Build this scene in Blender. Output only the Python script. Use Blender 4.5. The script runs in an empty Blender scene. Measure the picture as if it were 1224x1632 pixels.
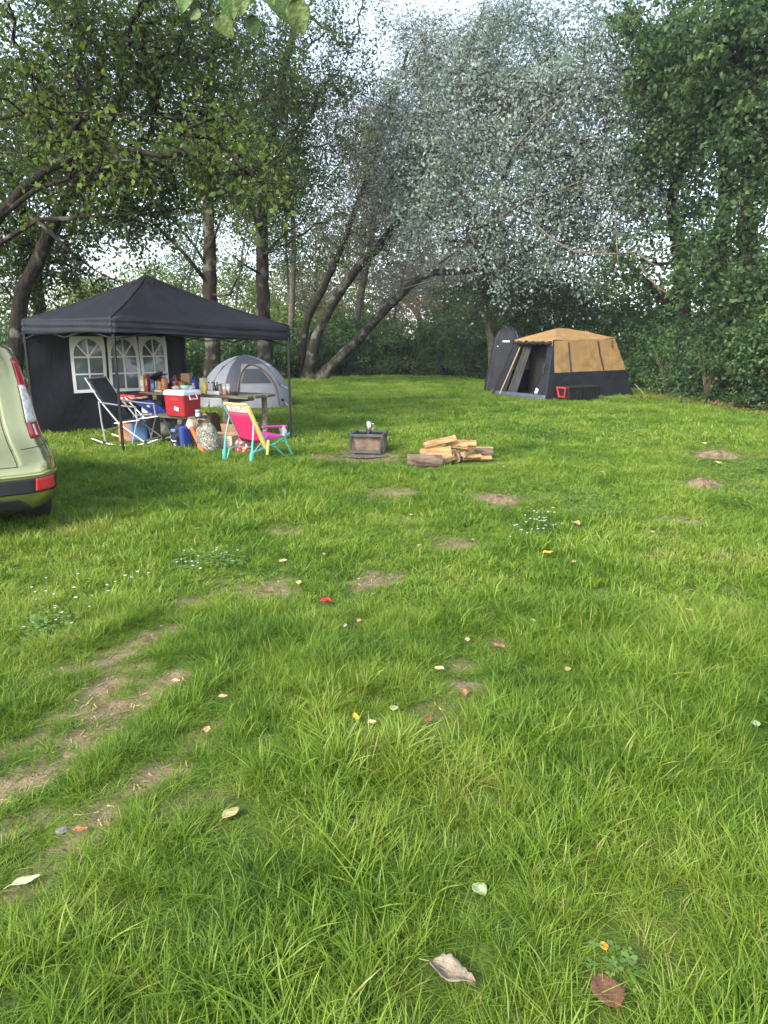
import bpy, bmesh, math, random
import numpy as np
from mathutils import Vector, Matrix, noise as mnoise

SC = bpy.context.scene
COL = SC.collection
rad = math.radians

# ---------------------------------------------------------------- camera
F, H = 1131.0, 1.65
PITCH = math.atan(276 / 1131)
cam_d = bpy.data.cameras.new('camera'); cam = bpy.data.objects.new('camera', cam_d); COL.objects.link(cam)
cam.location = (0, 0, H); cam.rotation_euler = (rad(90) - PITCH, 0, 0)
cam_d.sensor_fit = 'VERTICAL'; cam_d.sensor_height = 36; cam_d.lens = F / 1632 * 36
cam_d.clip_start = 0.05; cam_d.clip_end = 2000
SC.camera = cam
# ---------------------------------------------------------------- light
SUN_AZ, SUN_EL = rad(218), rad(36)           # compass azimuth of the sun (0 = +Y, clockwise)
w = bpy.data.worlds.new('World'); SC.world = w; w.use_nodes = True
nt = w.node_tree; bg = nt.nodes['Background']
sky = nt.nodes.new('ShaderNodeTexSky'); sky.sky_type = 'NISHITA'; sky.sun_disc = False
sky.sun_elevation = SUN_EL; sky.sun_rotation = SUN_AZ
sky.air_density = 1.0; sky.dust_density = 1.5; sky.ozone_density = 1.5
hsv = nt.nodes.new('ShaderNodeHueSaturation'); hsv.inputs['Saturation'].default_value = .6; hsv.inputs['Value'].default_value = 1.3   # thin even cloud veil
nt.links.new(sky.outputs[0], hsv.inputs['Color']); nt.links.new(hsv.outputs[0], bg.inputs[0]); bg.inputs[1].default_value = 0.15
sun_d = bpy.data.lights.new('sun', 'SUN'); sun = bpy.data.objects.new('sun', sun_d); COL.objects.link(sun)
sun_d.energy = 2.1; sun_d.angle = rad(18); sun_d.color = (1.0, 0.92, 0.79)
to_sun = Vector((math.sin(SUN_AZ) * math.cos(SUN_EL), math.cos(SUN_AZ) * math.cos(SUN_EL), math.sin(SUN_EL)))
sun.rotation_euler = to_sun.to_track_quat('Z', 'Y').to_euler()
SC.view_settings.view_transform = 'Standard'; SC.view_settings.look = 'None'
SC.view_settings.exposure = 1.45; SC.view_settings.gamma = 1.0
SC.render.engine = 'CYCLES'
SC.cycles.use_denoising = True; SC.cycles.adaptive_threshold = .02
SC.cycles.max_bounces = 5; SC.cycles.diffuse_bounces = 2; SC.cycles.glossy_bounces = 2; SC.cycles.volume_bounces = 0
SC.cycles.transmission_bounces = 4; SC.cycles.transparent_max_bounces = 8
SC.cycles.sample_clamp_indirect = 6.0

# ---------------------------------------------------------------- geometry of the view -> world places
CP, SP = math.cos(PITCH), math.sin(PITCH)
def ray(px, py):
    x = (px - 612) / F; y = -(py - 816) / F
    return Vector((x, CP + y * SP, y * CP - SP))
def G(px, py, z=0.0):
    d = ray(px, py); t = (z - H) / d.z
    return Vector((d.x * t, d.y * t, z))
def D(px, py, Y):
    d = ray(px, py); t = Y / d.y
    return Vector((d.x * t, Y, H + d.z * t))

# ---------------------------------------------------------------- helpers
RNG = np.random.default_rng(7)
random.seed(7)

class MB:
    """collects geometry of ONE part"""
    def __init__(s): s.v = []; s.f = []
    def add(s, vs, fs):
        o = len(s.v); s.v.extend([tuple(p) for p in vs]); s.f.extend([tuple(i + o for i in f) for f in fs]); return s
    def box(s, c, d, R=None, bev=0.0):
        hx, hy, hz = d[0] / 2, d[1] / 2, d[2] / 2
        if bev <= 0:
            vs = [Vector((x * hx, y * hy, z * hz)) for z in (-1, 1) for y in (-1, 1) for x in (-1, 1)]
            fs = [(0, 2, 3, 1), (4, 5, 7, 6), (0, 1, 5, 4), (2, 6, 7, 3), (0, 4, 6, 2), (1, 3, 7, 5)]
        else:
            bm = bmesh.new(); bmesh.ops.create_cube(bm, size=1)
            for v in bm.verts: v.co = Vector((v.co.x * d[0], v.co.y * d[1], v.co.z * d[2]))
            bmesh.ops.bevel(bm, geom=bm.edges[:], offset=bev, segments=2, profile=0.5, affect='EDGES')
            bm.verts.index_update()
            vs = [v.co.copy() for v in bm.verts]; fs = [[v.index for v in f.verts] for f in bm.faces]; bm.free()
        c = Vector(c)
        if R is not None: vs = [R @ v for v in vs]
        return s.add([v + c for v in vs], fs)
    def tube(s, pts, r, n=8, cap=True):
        pts = [Vector(p) for p in pts]
        rs = r if isinstance(r, (list, tuple, np.ndarray)) else [r] * len(pts)
        vs = []; up = None
        for i, p in enumerate(pts):
            a = pts[max(i - 1, 0)]; b = pts[min(i + 1, len(pts) - 1)]
            t = (b - a)
            if t.length < 1e-9: t = Vector((0, 0, 1))
            t.normalize()
            if up is None:
                up = Vector((0, 0, 1)) if abs(t.z) < .9 else Vector((1, 0, 0))
            x = t.cross(up)
            if x.length < 1e-6: x = t.orthogonal()
            x.normalize(); y = t.cross(x); up = -y if False else x.cross(t) * -1
            up = y * -1 if False else up
            up = y
            up = x.cross(t)
            for k in range(n):
                an = 2 * math.pi * k / n
                vs.append(p + (x * math.cos(an) + y * math.sin(an)) * rs[i])
        fs = []
        for i in range(len(pts) - 1):
            for k in range(n):
                a = i * n + k; b = i * n + (k + 1) % n
                fs.append((a, b, b + n, a + n))
        if cap:
            fs.append(tuple(range(n - 1, -1, -1))); fs.append(tuple(range((len(pts) - 1) * n, len(pts) * n)))
        return s.add(vs, fs)
    def lathe(s, prof, c=(0, 0, 0), n=16, R=None):
        vs = []; c = Vector(c)
        for r, z in prof:
            for k in range(n):
                a = 2 * math.pi * k / n
                v = Vector((r * math.cos(a), r * math.sin(a), z))
                vs.append((R @ v if R is not None else v) + c)
        fs = []
        for i in range(len(prof) - 1):
            for k in range(n):
                a = i * n + k; b = i * n + (k + 1) % n
                fs.append((a, b, b + n, a + n))
        fs.append(tuple(range(n - 1, -1, -1))); fs.append(tuple(range((len(prof) - 1) * n, len(prof) * n)))
        return s.add(vs, fs)
    def grid(s, fn, nu, nv, thick=None):
        vs = [fn(i / nu, j / nv) for j in range(nv + 1) for i in range(nu + 1)]
        fs = [(j * (nu + 1) + i, j * (nu + 1) + i + 1, (j + 1) * (nu + 1) + i + 1, (j + 1) * (nu + 1) + i)
              for j in range(nv) for i in range(nu)]
        return s.add(vs, fs)
    def build(s, name, mat, parent=None, smooth=False, solid=0.0, bevel=0.0, sub=0, jitter=0.0):
        me = bpy.data.meshes.new(name); me.from_pydata(s.v, [], s.f)
        bm = bmesh.new(); bm.from_mesh(me); bmesh.ops.recalc_face_normals(bm, faces=bm.faces); bm.to_mesh(me); bm.free()
        me.update()
        if smooth: me.polygons.foreach_set('use_smooth', [True] * len(me.polygons))
        o = bpy.data.objects.new(name, me); COL.objects.link(o)
        if mat: me.materials.append(mat)
        if parent: o.parent = parent
        if solid:
            m = o.modifiers.new('solid', 'SOLIDIFY'); m.thickness = solid; m.offset = 0
        if bevel:
            m = o.modifiers.new('bevel', 'BEVEL'); m.width = bevel; m.segments = 2; m.limit_method = 'ANGLE'
        if sub:
            m = o.modifiers.new('sub', 'SUBSURF'); m.levels = sub; m.render_levels = sub
        return o

def tag(o, label=None, cat=None, group=None, kind=None):
    if label: o['label'] = label
    if cat: o['category'] = cat
    if group: o['group'] = group
    if kind: o['kind'] = kind
    return o
def thing(name, label, cat, loc=(0, 0, 0), rz=0.0, group=None):
    o = bpy.data.objects.new(name, None); COL.objects.link(o)
    o.empty_display_size = .1
    o.location = loc; o.rotation_euler = (0, 0, rz)
    return tag(o, label, cat, group)
def Rz(a): return Matrix.Rotation(a, 3, 'Z')
def Rx(a): return Matrix.Rotation(a, 3, 'X')
def Ry(a): return Matrix.Rotation(a, 3, 'Y')

def fast_mesh(name, verts, faces_n, loops, mat, rnd=None):
    """numpy mesh: all faces have faces_n corners"""
    me = bpy.data.meshes.new(name)
    nv = len(verts); nl = len(loops); nf = nl // faces_n
    me.vertices.add(nv); me.vertices.foreach_set('co', np.ascontiguousarray(verts, dtype=np.float32).ravel())
    me.loops.add(nl); me.loops.foreach_set('vertex_index', np.ascontiguousarray(loops, dtype=np.int32))
    me.polygons.add(nf)
    me.polygons.foreach_set('loop_start', np.arange(0, nl, faces_n, dtype=np.int32))
    me.polygons.foreach_set('loop_total', np.full(nf, faces_n, dtype=np.int32))
    me.update(calc_edges=True)
    if rnd is not None:
        a = me.attributes.new('rnd', 'FLOAT', 'FACE'); a.data.foreach_set('value', np.ascontiguousarray(rnd, dtype=np.float32))
    if mat: me.materials.append(mat)
    return me

# ---------------------------------------------------------------- materials
def _new(name):
    m = bpy.data.materials.new(name); m.use_nodes = True
    return m, m.node_tree.nodes, m.node_tree.links, m.node_tree.nodes['Principled BSDF']
def M(name, col, rough=.6, var=.15, scale=6.0, bump=0.0, bscale=None, metal=0.0, coat=0.0, spec=.5, col2=None, detail=4, trans=0.0, stretch=None):
    m, N, L, b = _new(name)
    tc = N.new('ShaderNodeTexCoord'); nz = N.new('ShaderNodeTexNoise')
    nz.inputs['Scale'].default_value = scale; nz.inputs['Detail'].default_value = detail
    src = tc.outputs['Object']
    if stretch:
        mp = N.new('ShaderNodeMapping'); mp.inputs['Scale'].default_value = stretch; L.new(src, mp.inputs[0]); src = mp.outputs[0]
    L.new(src, nz.inputs['Vector'])
    rp = N.new('ShaderNodeValToRGB')
    c1 = [max(0, c * (1 - var)) for c in col]; c2 = col2 if col2 else [min(1, c * (1 + var)) for c in col]
    rp.color_ramp.elements[0].position = .3; rp.color_ramp.elements[1].position = .7
    rp.color_ramp.elements[0].color = (*c1, 1); rp.color_ramp.elements[1].color = (*c2, 1)
    L.new(nz.outputs['Fac'], rp.inputs[0]); L.new(rp.outputs[0], b.inputs['Base Color'])
    b.inputs['Roughness'].default_value = rough; b.inputs['Metallic'].default_value = metal
    b.inputs['Coat Weight'].default_value = coat; b.inputs['Specular IOR Level'].default_value = spec
    if coat: b.inputs['Coat Roughness'].default_value = .06
    if trans: b.inputs['Transmission Weight'].default_value = trans
    if bump:
        n2 = N.new('ShaderNodeTexNoise'); n2.inputs['Scale'].default_value = bscale or scale * 4; n2.inputs['Detail'].default_value = 5
        L.new(src, n2.inputs['Vector'])
        bp = N.new('ShaderNodeBump'); bp.inputs['Strength'].default_value = bump; bp.inputs['Distance'].default_value = .02
        L.new(n2.outputs['Fac'], bp.inputs['Height']); L.new(bp.outputs[0], b.inputs['Normal'])
    return m
def leaf_mat(name, c1, c2, c3, trans=.35, rough=.45, patch=.6):
    """per-leaf colour from the attribute rnd; thin leaf that lets light through"""
    m, N, L, b = _new(name)
    at = N.new('ShaderNodeAttribute'); at.attribute_name = 'rnd'
    rp = N.new('ShaderNodeValToRGB'); e = rp.color_ramp.elements
    e[0].color = (*c1, 1); e[1].color = (*c3, 1); k = e.new(.55); k.color = (*c2, 1)
    L.new(at.outputs['Fac'], rp.inputs[0])
    L.new(rp.outputs[0], b.inputs['Base Color']); b.inputs['Roughness'].default_value = rough
    b.inputs['Specular IOR Level'].default_value = .25
    tr = N.new('ShaderNodeBsdfTranslucent')
    hs = N.new('ShaderNodeHueSaturation'); hs.inputs['Hue'].default_value = .485; hs.inputs['Saturation'].default_value = 1.1; hs.inputs['Value'].default_value = 1.5
    L.new(rp.outputs[0], hs.inputs['Color']); L.new(hs.outputs[0], tr.inputs['Color'])
    mx = N.new('ShaderNodeMixShader'); mx.inputs[0].default_value = trans
    L.new(b.outputs[0], mx.inputs[1]); L.new(tr.outputs[0], mx.inputs[2])
    L.new(mx.outputs[0], N['Material Output'].inputs['Surface'])
    return m
def grass_mat(name):
    m, N, L, b = _new(name)
    at = N.new('ShaderNodeAttribute'); at.attribute_name = 'rnd'
    ge = N.new('ShaderNodeNewGeometry')
    nz = N.new('ShaderNodeTexNoise'); nz.inputs['Scale'].default_value = .6; nz.inputs['Detail'].default_value = 6; nz.inputs['Roughness'].default_value = .75
    L.new(ge.outputs['Position'], nz.inputs['Vector'])
    ad = N.new('ShaderNodeMath'); ad.operation = 'MULTIPLY_ADD'; ad.inputs[1].default_value = 2.2; ad.inputs[2].default_value = -.85
    L.new(nz.outputs['Fac'], ad.inputs[0])
    a2 = N.new('ShaderNodeMath'); a2.operation = 'MULTIPLY_ADD'; a2.inputs[1].default_value = .72; L.new(at.outputs['Fac'], a2.inputs[0]); L.new(ad.outputs[0], a2.inputs[2])
    rp = N.new('ShaderNodeValToRGB'); e = rp.color_ramp.elements
    e[0].color = (.030, .080, .014, 1); e[1].color = (.32, .30, .11, 1)
    for p, c in ((.25, (.070, .152, .016)), (.55, (.150, .252, .022)), (.82, (.25, .34, .046))):
        k = e.new(p); k.color = (*c, 1)
    L.new(a2.outputs[0], rp.inputs[0])
    L.new(rp.outputs[0], b.inputs['Base Color']); b.inputs['Roughness'].default_value = .45; b.inputs['Specular IOR Level'].default_value = .28
    tr = N.new('ShaderNodeBsdfTranslucent')
    hs = N.new('ShaderNodeHueSaturation'); hs.inputs['Hue'].default_value = .49; hs.inputs['Value'].default_value = 1.3
    L.new(rp.outputs[0], hs.inputs['Color']); L.new(hs.outputs[0], tr.inputs['Color'])
    mx = N.new('ShaderNodeMixShader'); mx.inputs[0].default_value = .35
    L.new(b.outputs[0], mx.inputs[1]); L.new(tr.outputs[0], mx.inputs[2]); L.new(mx.outputs[0], N['Material Output'].inputs['Surface'])
    return m
def bark_mat(name, dark, light, lichen=.35):
    m, N, L, b = _new(name)
    tc = N.new('ShaderNodeTexCoord'); mp = N.new('ShaderNodeMapping'); mp.inputs['Scale'].default_value = (3, 3, .8)
    L.new(tc.outputs['Object'], mp.inputs[0])
    n1 = N.new('ShaderNodeTexNoise'); n1.inputs['Scale'].default_value = 5; n1.inputs['Detail'].default_value = 8; L.new(mp.outputs[0], n1.inputs['Vector'])
    rp = N.new('ShaderNodeValToRGB'); rp.color_ramp.elements[0].position = .35; rp.color_ramp.elements[1].position = .7
    rp.color_ramp.elements[0].color = (*dark, 1); rp.color_ramp.elements[1].color = (*light, 1); L.new(n1.outputs['Fac'], rp.inputs[0])
    n2 = N.new('ShaderNodeTexNoise'); n2.inputs['Scale'].default_value = 3.2; n2.inputs['Detail'].default_value = 6; L.new(tc.outputs['Object'], n2.inputs['Vector'])
    r2 = N.new('ShaderNodeValToRGB'); r2.color_ramp.elements[0].position = .6 - .2 * lichen; r2.color_ramp.elements[1].position = .72 - .2 * lichen
    L.new(n2.outputs['Fac'], r2.inputs[0])
    mx = N.new('ShaderNodeMix'); mx.data_type = 'RGBA'
    L.new(r2.outputs[0], mx.inputs['Factor']); L.new(rp.outputs[0], mx.inputs['A']); mx.inputs['B'].default_value = (.11, .11, .09, 1)
    L.new(mx.outputs['Result'], b.inputs['Base Color']); b.inputs['Roughness'].default_value = .95; b.inputs['Specular IOR Level'].default_value = .08
    bp = N.new('ShaderNodeBump'); bp.inputs['Strength'].default_value = .7; bp.inputs['Distance'].default_value = .03
    L.new(n1.outputs['Fac'], bp.inputs['Height']); L.new(bp.outputs[0], b.inputs['Normal'])
    return m

# ================================================================ THE GROUND
LAWN = [(-16, -6), (-15, 12), (-13, 22), (-10, 29.5), (-5, 31.5), (0, 33), (4, 32), (6.5, 28), (8.6, 24.5), (8.6, 20.5), (8.3, 17.2), (9.6, 13.5), (10.8, 9), (11.2, 2), (11.2, -6)]
LP = np.array(LAWN)
def lawn_dist(x, y):
    """signed distance to the lawn's edge, positive inside (numpy)"""
    x = np.asarray(x, float); y = np.asarray(y, float)
    dmin = np.full(x.shape, 1e9); ins = np.zeros(x.shape, bool)
    n = len(LP)
    for i in range(n):
        x1, y1 = LP[i]; x2, y2 = LP[(i + 1) % n]
        t = np.clip(((x - x1) * (x2 - x1) + (y - y1) * (y2 - y1)) / ((x2 - x1) ** 2 + (y2 - y1) ** 2), 0, 1)
        dmin = np.minimum(dmin, np.hypot(x - x1 - t * (x2 - x1), y - y1 - t * (y2 - y1)))
        c = ((y1 > y) != (y2 > y)) & (x < (x2 - x1) * (y - y1) / (y2 - y1 + 1e-12) + x1)
        ins ^= c
    return np.where(ins, dmin, -dmin)
# worn strokes: (polyline of ground places, half width in m, strength)
STROKES = []
def stroke(pts, hw, s=1.0): STROKES.append(([G(*p).xy for p in pts], hw, s))
stroke([(-60, 1300), (0, 1262), (60, 1232), (130, 1182), (200, 1125), (290, 1075)], .058, 1.0)
stroke([(30, 1040), (110, 1020), (140, 1015)], .03, .8)
stroke([(165, 1052), (235, 1018), (265, 1000)], .06, .9)
stroke([(120, 1345), (180, 1285), (235, 1250), (262, 1235)], .045, 1.0)
stroke([(265, 1298), (330, 1268)], .04, .75)
stroke([(-30, 1345), (55, 1312)], .045, .9)
stroke([(305, 1190), (345, 1148)], .03, .7)
stroke([(-20, 1210), (60, 1172), (115, 1140)], .035, .75)
stroke([(150, 1115), (215, 1065)], .06, .75)
stroke([(60, 1085), (110, 1075)], .04, .6)
stroke([(300, 965), (350, 945), (435, 935)], .08, .5)
stroke([(30, 1420), (70, 1390)], .04, .6)
for px, py, r, s in ((452, 848, .13, 1), (605, 925, .15, .95), (430, 938, .13, .8), (745, 1068, .075, .75), (735, 1098, .085, .75), (795, 1025, .05, .8), (625, 786, .18, .95),
                     (735, 868, .16, .7), (1085, 830, .16, .6), (740, 790, .12, .6), (797, 796, .2, 1), (1120, 770, .2, 1), (1145, 725, .3, 1), (700, 1140, .09, .6),
                     (520, 731, .3, .8), (580, 728, .5, .8), (400, 655, .5, .5), (640, 830, .1, .4), (1060, 1500, .06, .6), (600, 1290, .05, .5), (470, 1320, .05, .4)):
    p = G(px, py).xy; STROKES.append(([p, p + Vector((.01, 0))], r * .8, s * .92))
def bare(x, y):
    x = np.asarray(x, float); y = np.asarray(y, float); out = np.zeros(x.shape)
    wob = .5 + .5 * np.sin(x * 17 + 3 * np.sin(y * 9)) * np.sin(y * 13 + 2 * np.sin(x * 11))
    for pts, hw, s in STROKES:
        d = np.full(x.shape, 1e9)
        for a, b in zip(pts[:-1], pts[1:]):
            t = np.clip(((x - a.x) * (b.x - a.x) + (y - a.y) * (b.y - a.y)) / ((b - a).length_squared + 1e-9), 0, 1)
            d = np.minimum(d, np.hypot(x - a.x - t * (b.x - a.x), (y - a.y - t * (b.y - a.y))))
        out = np.maximum(out, s * np.clip(1.75 - d / (hw * (.7 + 1.0 * wob)), 0, 1))
    return out
def bare_near(x, y):
    return np.maximum.reduce([bare(x + dx, y + dy) for dx, dy in ((0, -.10), (.06, -.06), (-.06, -.06), (0, -.2))])
MOUNDS = [(G(797, 798), .21, .05), (G(1120, 774), .22, .09), (G(1145, 728), .34, .09)]
def ground_z(x, y):
    x = np.asarray(x, float); y = np.asarray(y, float)
    z = .006 * np.sin(x * 3.1 + 1.3 * np.sin(y * 2.3)) + .006 * np.sin(y * 4.3 + 1.7 * np.sin(x * 1.9)) + .004 * np.sin(x * 9 + y * 7)
    return z - .012 * bare(x, y)
def axis(lo, hi, core_lo, core_hi, fine):
    a = list(np.arange(core_lo, core_hi, fine)); s = fine; v = core_hi
    while v < hi: a.append(v); s *= 1.16; v += s
    a.append(hi); s = fine; v = core_lo - s
    while v > lo: a.insert(0, v); s *= 1.16; v -= s
    a.insert(0, lo); return np.array(a)
gx = axis(-500, 500, -5, 5, .07); gy = axis(-300, 900, 1, 9, .07)
GX, GY = np.meshgrid(gx, gy)
gz = ground_z(GX, GY) * (np.hypot(GX, GY - 5) < 40)
gv = np.stack([GX, GY, gz], -1).reshape(-1, 3)
nx, ny = len(gx), len(gy)
ii, jj = np.meshgrid(np.arange(nx - 1), np.arange(ny - 1)); a0 = (jj * nx + ii).ravel()
gl = np.stack([a0, a0 + 1, a0 + nx + 1, a0 + nx], 1).ravel()
m_ground, N, L, b = _new('soil_and_turf')
tc = N.new('ShaderNodeTexCoord')
def _ramp(scale, p0, p1, ca, cb, detail=6):
    n_ = N.new('ShaderNodeTexNoise'); n_.inputs['Scale'].default_value = scale; n_.inputs['Detail'].default_value = detail; L.new(tc.outputs['Object'], n_.inputs['Vector'])
    r_ = N.new('ShaderNodeValToRGB'); r_.color_ramp.elements[0].position = p0; r_.color_ramp.elements[1].position = p1
    r_.color_ramp.elements[0].color = (*ca, 1); r_.color_ramp.elements[1].color = (*cb, 1); L.new(n_.outputs['Fac'], r_.inputs[0]); return n_, r_
_, r_turf = _ramp(9, .35, .7, (.050, .085, .016), (.10, .14, .03))
nd, r_dirt = _ramp(14, .3, .75, (.15, .105, .066), (.30, .22, .145))
_, r_litter = _ramp(6, .35, .7, (.03, .026, .016), (.10, .075, .04))
ab = N.new('ShaderNodeAttribute'); ab.attribute_name = 'bare'
al = N.new('ShaderNodeAttribute'); al.attribute_name = 'lawn'
m1 = N.new('ShaderNodeMix'); m1.data_type = 'RGBA'; L.new(al.outputs['Fac'], m1.inputs['Factor']); L.new(r_litter.outputs[0], m1.inputs['A']); L.new(r_turf.outputs[0], m1.inputs['B'])
m2 = N.new('ShaderNodeMix'); m2.data_type = 'RGBA'; L.new(ab.outputs['Fac'], m2.inputs['Factor']); L.new(m1.outputs['Result'], m2.inputs['A']); L.new(r_dirt.outputs[0], m2.inputs['B'])
L.new(m2.outputs['Result'], b.inputs['Base Color']); b.inputs['Roughness'].default_value = .95; b.inputs['Specular IOR Level'].default_value = .15
nb = N.new('ShaderNodeTexNoise'); nb.inputs['Scale'].default_value = 60; nb.inputs['Detail'].default_value = 6; L.new(tc.outputs['Object'], nb.inputs['Vector'])
bp = N.new('ShaderNodeBump'); bp.inputs['Strength'].default_value = .8; bp.inputs['Distance'].default_value = .015; L.new(nb.outputs['Fac'], bp.inputs['Height']); L.new(bp.outputs[0], b.inputs['Normal'])
gme = fast_mesh('ground', gv, 4, gl, m_ground)
at_ = gme.attributes.new('bare', 'FLOAT', 'POINT'); at_.data.foreach_set('value', np.clip(bare(gv[:, 0], gv[:, 1]) * 1.2, 0, 1).astype(np.float32))
at_ = gme.attributes.new('lawn', 'FLOAT', 'POINT'); at_.data.foreach_set('value', np.clip(lawn_dist(gv[:, 0], gv[:, 1]) * 1.5 + .5, 0, 1).astype(np.float32))
ground = bpy.data.objects.new('ground', gme); COL.objects.link(ground); tag(ground, kind='structure')

# ---------------------------------------------------------------- scatter by geometry nodes (points + prototype tufts in one mesh)
def scatter(name, pts, rots, scl, pick, variants, mat):
    V = []; LO = []; var = []; rnd = []; o = 0
    for k, (v, l, r) in enumerate(variants):
        V.append(v); LO.append(l + o); var.append(np.full(len(v), k)); rnd.append(r); o += len(v)
    n0 = o; V.append(pts); var.append(np.full(len(pts), -1))
    V = np.concatenate(V); var = np.concatenate(var).astype(np.int32); n = len(V)
    me = fast_mesh(name, V, 4, np.concatenate(LO), mat, np.concatenate(rnd))
    def attr(nm, typ, val, dim):
        a = me.attributes.new(nm, typ, 'POINT')
        full = np.zeros((n, dim), np.float32) if typ != 'INT' else np.zeros((n, 1), np.int32)
        full[n0:] = np.asarray(val).reshape(len(pts), -1)
        a.data.foreach_set('vector' if dim == 3 else 'value', full.ravel())
    attr('rot', 'FLOAT_VECTOR', rots, 3); attr('scl', 'FLOAT_VECTOR', scl, 3); attr('pick', 'INT', pick, 1)
    a = me.attributes.new('var', 'INT', 'POINT'); a.data.foreach_set('value', var)
    o = bpy.data.objects.new(name, me); COL.objects.link(o)
    ng = bpy.data.node_groups.new(name, 'GeometryNodeTree')
    ng.interface.new_socket('Geometry', in_out='INPUT', socket_type='NodeSocketGeometry')
    ng.interface.new_socket('Geometry', in_out='OUTPUT', socket_type='NodeSocketGeometry')
    NN, LL = ng.nodes, ng.links
    gi = NN.new('NodeGroupInput'); go = NN.new('NodeGroupOutput')
    def named(nm, t):
        x = NN.new('GeometryNodeInputNamedAttribute'); x.data_type = t; x.inputs['Name'].default_value = nm; return x.outputs['Attribute']
    vs = named('var', 'INT')
    def sep(k):
        c = NN.new('FunctionNodeCompare'); c.data_type = 'INT'; c.operation = 'EQUAL'
        LL.new(vs, c.inputs[2]); c.inputs[3].default_value = k
        s = NN.new('GeometryNodeSeparateGeometry'); s.domain = 'POINT'
        LL.new(gi.outputs[0], s.inputs['Geometry']); LL.new(c.outputs[0], s.inputs['Selection']); return s.outputs[0]
    jn = NN.new('GeometryNodeJoinGeometry')
    for k in range(len(variants)):
        t = NN.new('GeometryNodeGeometryToInstance'); LL.new(sep(k), t.inputs[0]); LL.new(t.outputs[0], jn.inputs[0])
    ip = NN.new('GeometryNodeInstanceOnPoints')
    LL.new(sep(-1), ip.inputs['Points']); LL.new(jn.outputs[0], ip.inputs['Instance'])
    ip.inputs['Pick Instance'].default_value = True
    LL.new(named('pick', 'INT'), ip.inputs['Instance Index'])
    er = NN.new('FunctionNodeEulerToRotation'); LL.new(named('rot', 'FLOAT_VECTOR'), er.inputs[0]); LL.new(er.outputs[0], ip.inputs['Rotation'])
    LL.new(named('scl', 'FLOAT_VECTOR'), ip.inputs['Scale'])
    LL.new(ip.outputs[0], go.inputs[0])
    md = o.modifiers.new('scatter', 'NODES'); md.node_group = ng
    return o
def tuft(nb, spread, hmin, hmax, wid, lean, seed, seg=3):
    """one tuft: nb bent tapering blades"""
    r = np.random.default_rng(seed); V = []; LO = []; R = []; o = 0
    for k in range(nb):
        a = r.uniform(0, 2 * np.pi); q = spread * np.sqrt(r.uniform()); bx, by = q * np.cos(a), q * np.sin(a)
        h = r.uniform(hmin, hmax); wd = wid * r.uniform(.6, 1.25)
        la = a + r.normal(0, 1.1); ln = abs(r.normal(lean, lean * .6)) * h
        tw = la + np.pi / 2 + r.normal(0, .7)
        sx, sy = np.cos(tw) * wd / 2, np.sin(tw) * wd / 2
        v = []
        for i in range(seg + 1):
            t = i / seg; e = ln * t ** 1.9; z = h * (t - .22 * min(ln / h, 1.3) * t ** 2.5)
            cx, cy = bx + np.cos(la) * e, by + np.sin(la) * e
            wf = (1 - .25 * t) if i < seg else .12
            v += [(cx - sx * wf, cy - sy * wf, z - .012), (cx + sx * wf, cy + sy * wf, z - .012)]
        V += v; c = np.clip(r.beta(2, 2.2), 0, 1); dry = r.uniform() < .03
        for i in range(seg):
            LO += [o + 2 * i, o + 2 * i + 1, o + 2 * i + 3, o + 2 * i + 2]; R.append(1.0 if dry else c * .85)
        o += 2 * (seg + 1)
    return np.array(V), np.array(LO), np.array(R)
m_grass = grass_mat('grass_blade')
KEEP_SHORT = []     # (x, y, r): places where something lies on the turf
def grass_zone(name, y0, y1, dens, variants, hscale, label, xmargin=1.6):
    x0, x1 = -14, 12
    n = int((x1 - x0) * (y1 - y0) * dens)
    x = RNG.uniform(x0, x1, n); y = RNG.uniform(y0, y1, n)
    fr = .60 * np.maximum(y, 0) + xmargin
    keep = np.abs(x) < fr; x, y = x[keep], y[keep]
    d = lawn_dist(x, y); keep = d + RNG.normal(0, .22, len(x)) > 0; x, y, d = x[keep], y[keep], d[keep]
    bz = bare(x, y); keep = RNG.uniform(0, 1, len(x)) > np.clip(bz * (.74 + .25 * np.sin(x * 31 + 2 * np.sin(y * 19)) * np.sin(y * 27 + x * 5)), 0, .985); x, y, bz = x[keep], y[keep], bz[keep]
    n = len(x)
    lo = .5 + .5 * np.sin(x * 2.1 + 2.2 * np.sin(y * 1.3 + .6)) * np.sin(y * 1.9 + 1.6 * np.sin(x * 1.7))
    lo2 = .5 + .5 * np.sin(x * 5.3 + 2 * np.sin(y * 4.1)) * np.sin(y * 4.7 + 1.5 * np.sin(x * 3.9))
    s = hscale * (.42 + .42 * lo + .38 * lo2) * RNG.uniform(.65, 1.35, n) * (1 - .7 * bz) * (1 - .68 * bare_near(x, y))
    for kx, ky, kr in KEEP_SHORT:
        dd = np.hypot(x - kx, (y - ky + .5 * kr) * .75); s *= np.clip(.18 + .82 * (dd - kr) / .10, .18, 1)
    lean_d = .9 * np.sin(x * .9 + 1.1 * np.sin(y * .8)) * np.pi
    tilt = np.clip(.55 * lo2, 0, .65) * RNG.uniform(.2, 1.2, n)
    rots = np.stack([tilt * np.cos(lean_d), tilt * np.sin(lean_d), RNG.uniform(0, 6.28, n)], 1)
    wsc = np.maximum(s, .75 * hscale)
    o = scatter(name, np.stack([x, y, ground_z(x, y)], 1), rots, np.stack([wsc, wsc, s], 1), RNG.integers(0, len(variants), n), variants, m_grass)
    return tag(o, label, 'grass', kind='stuff')

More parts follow.
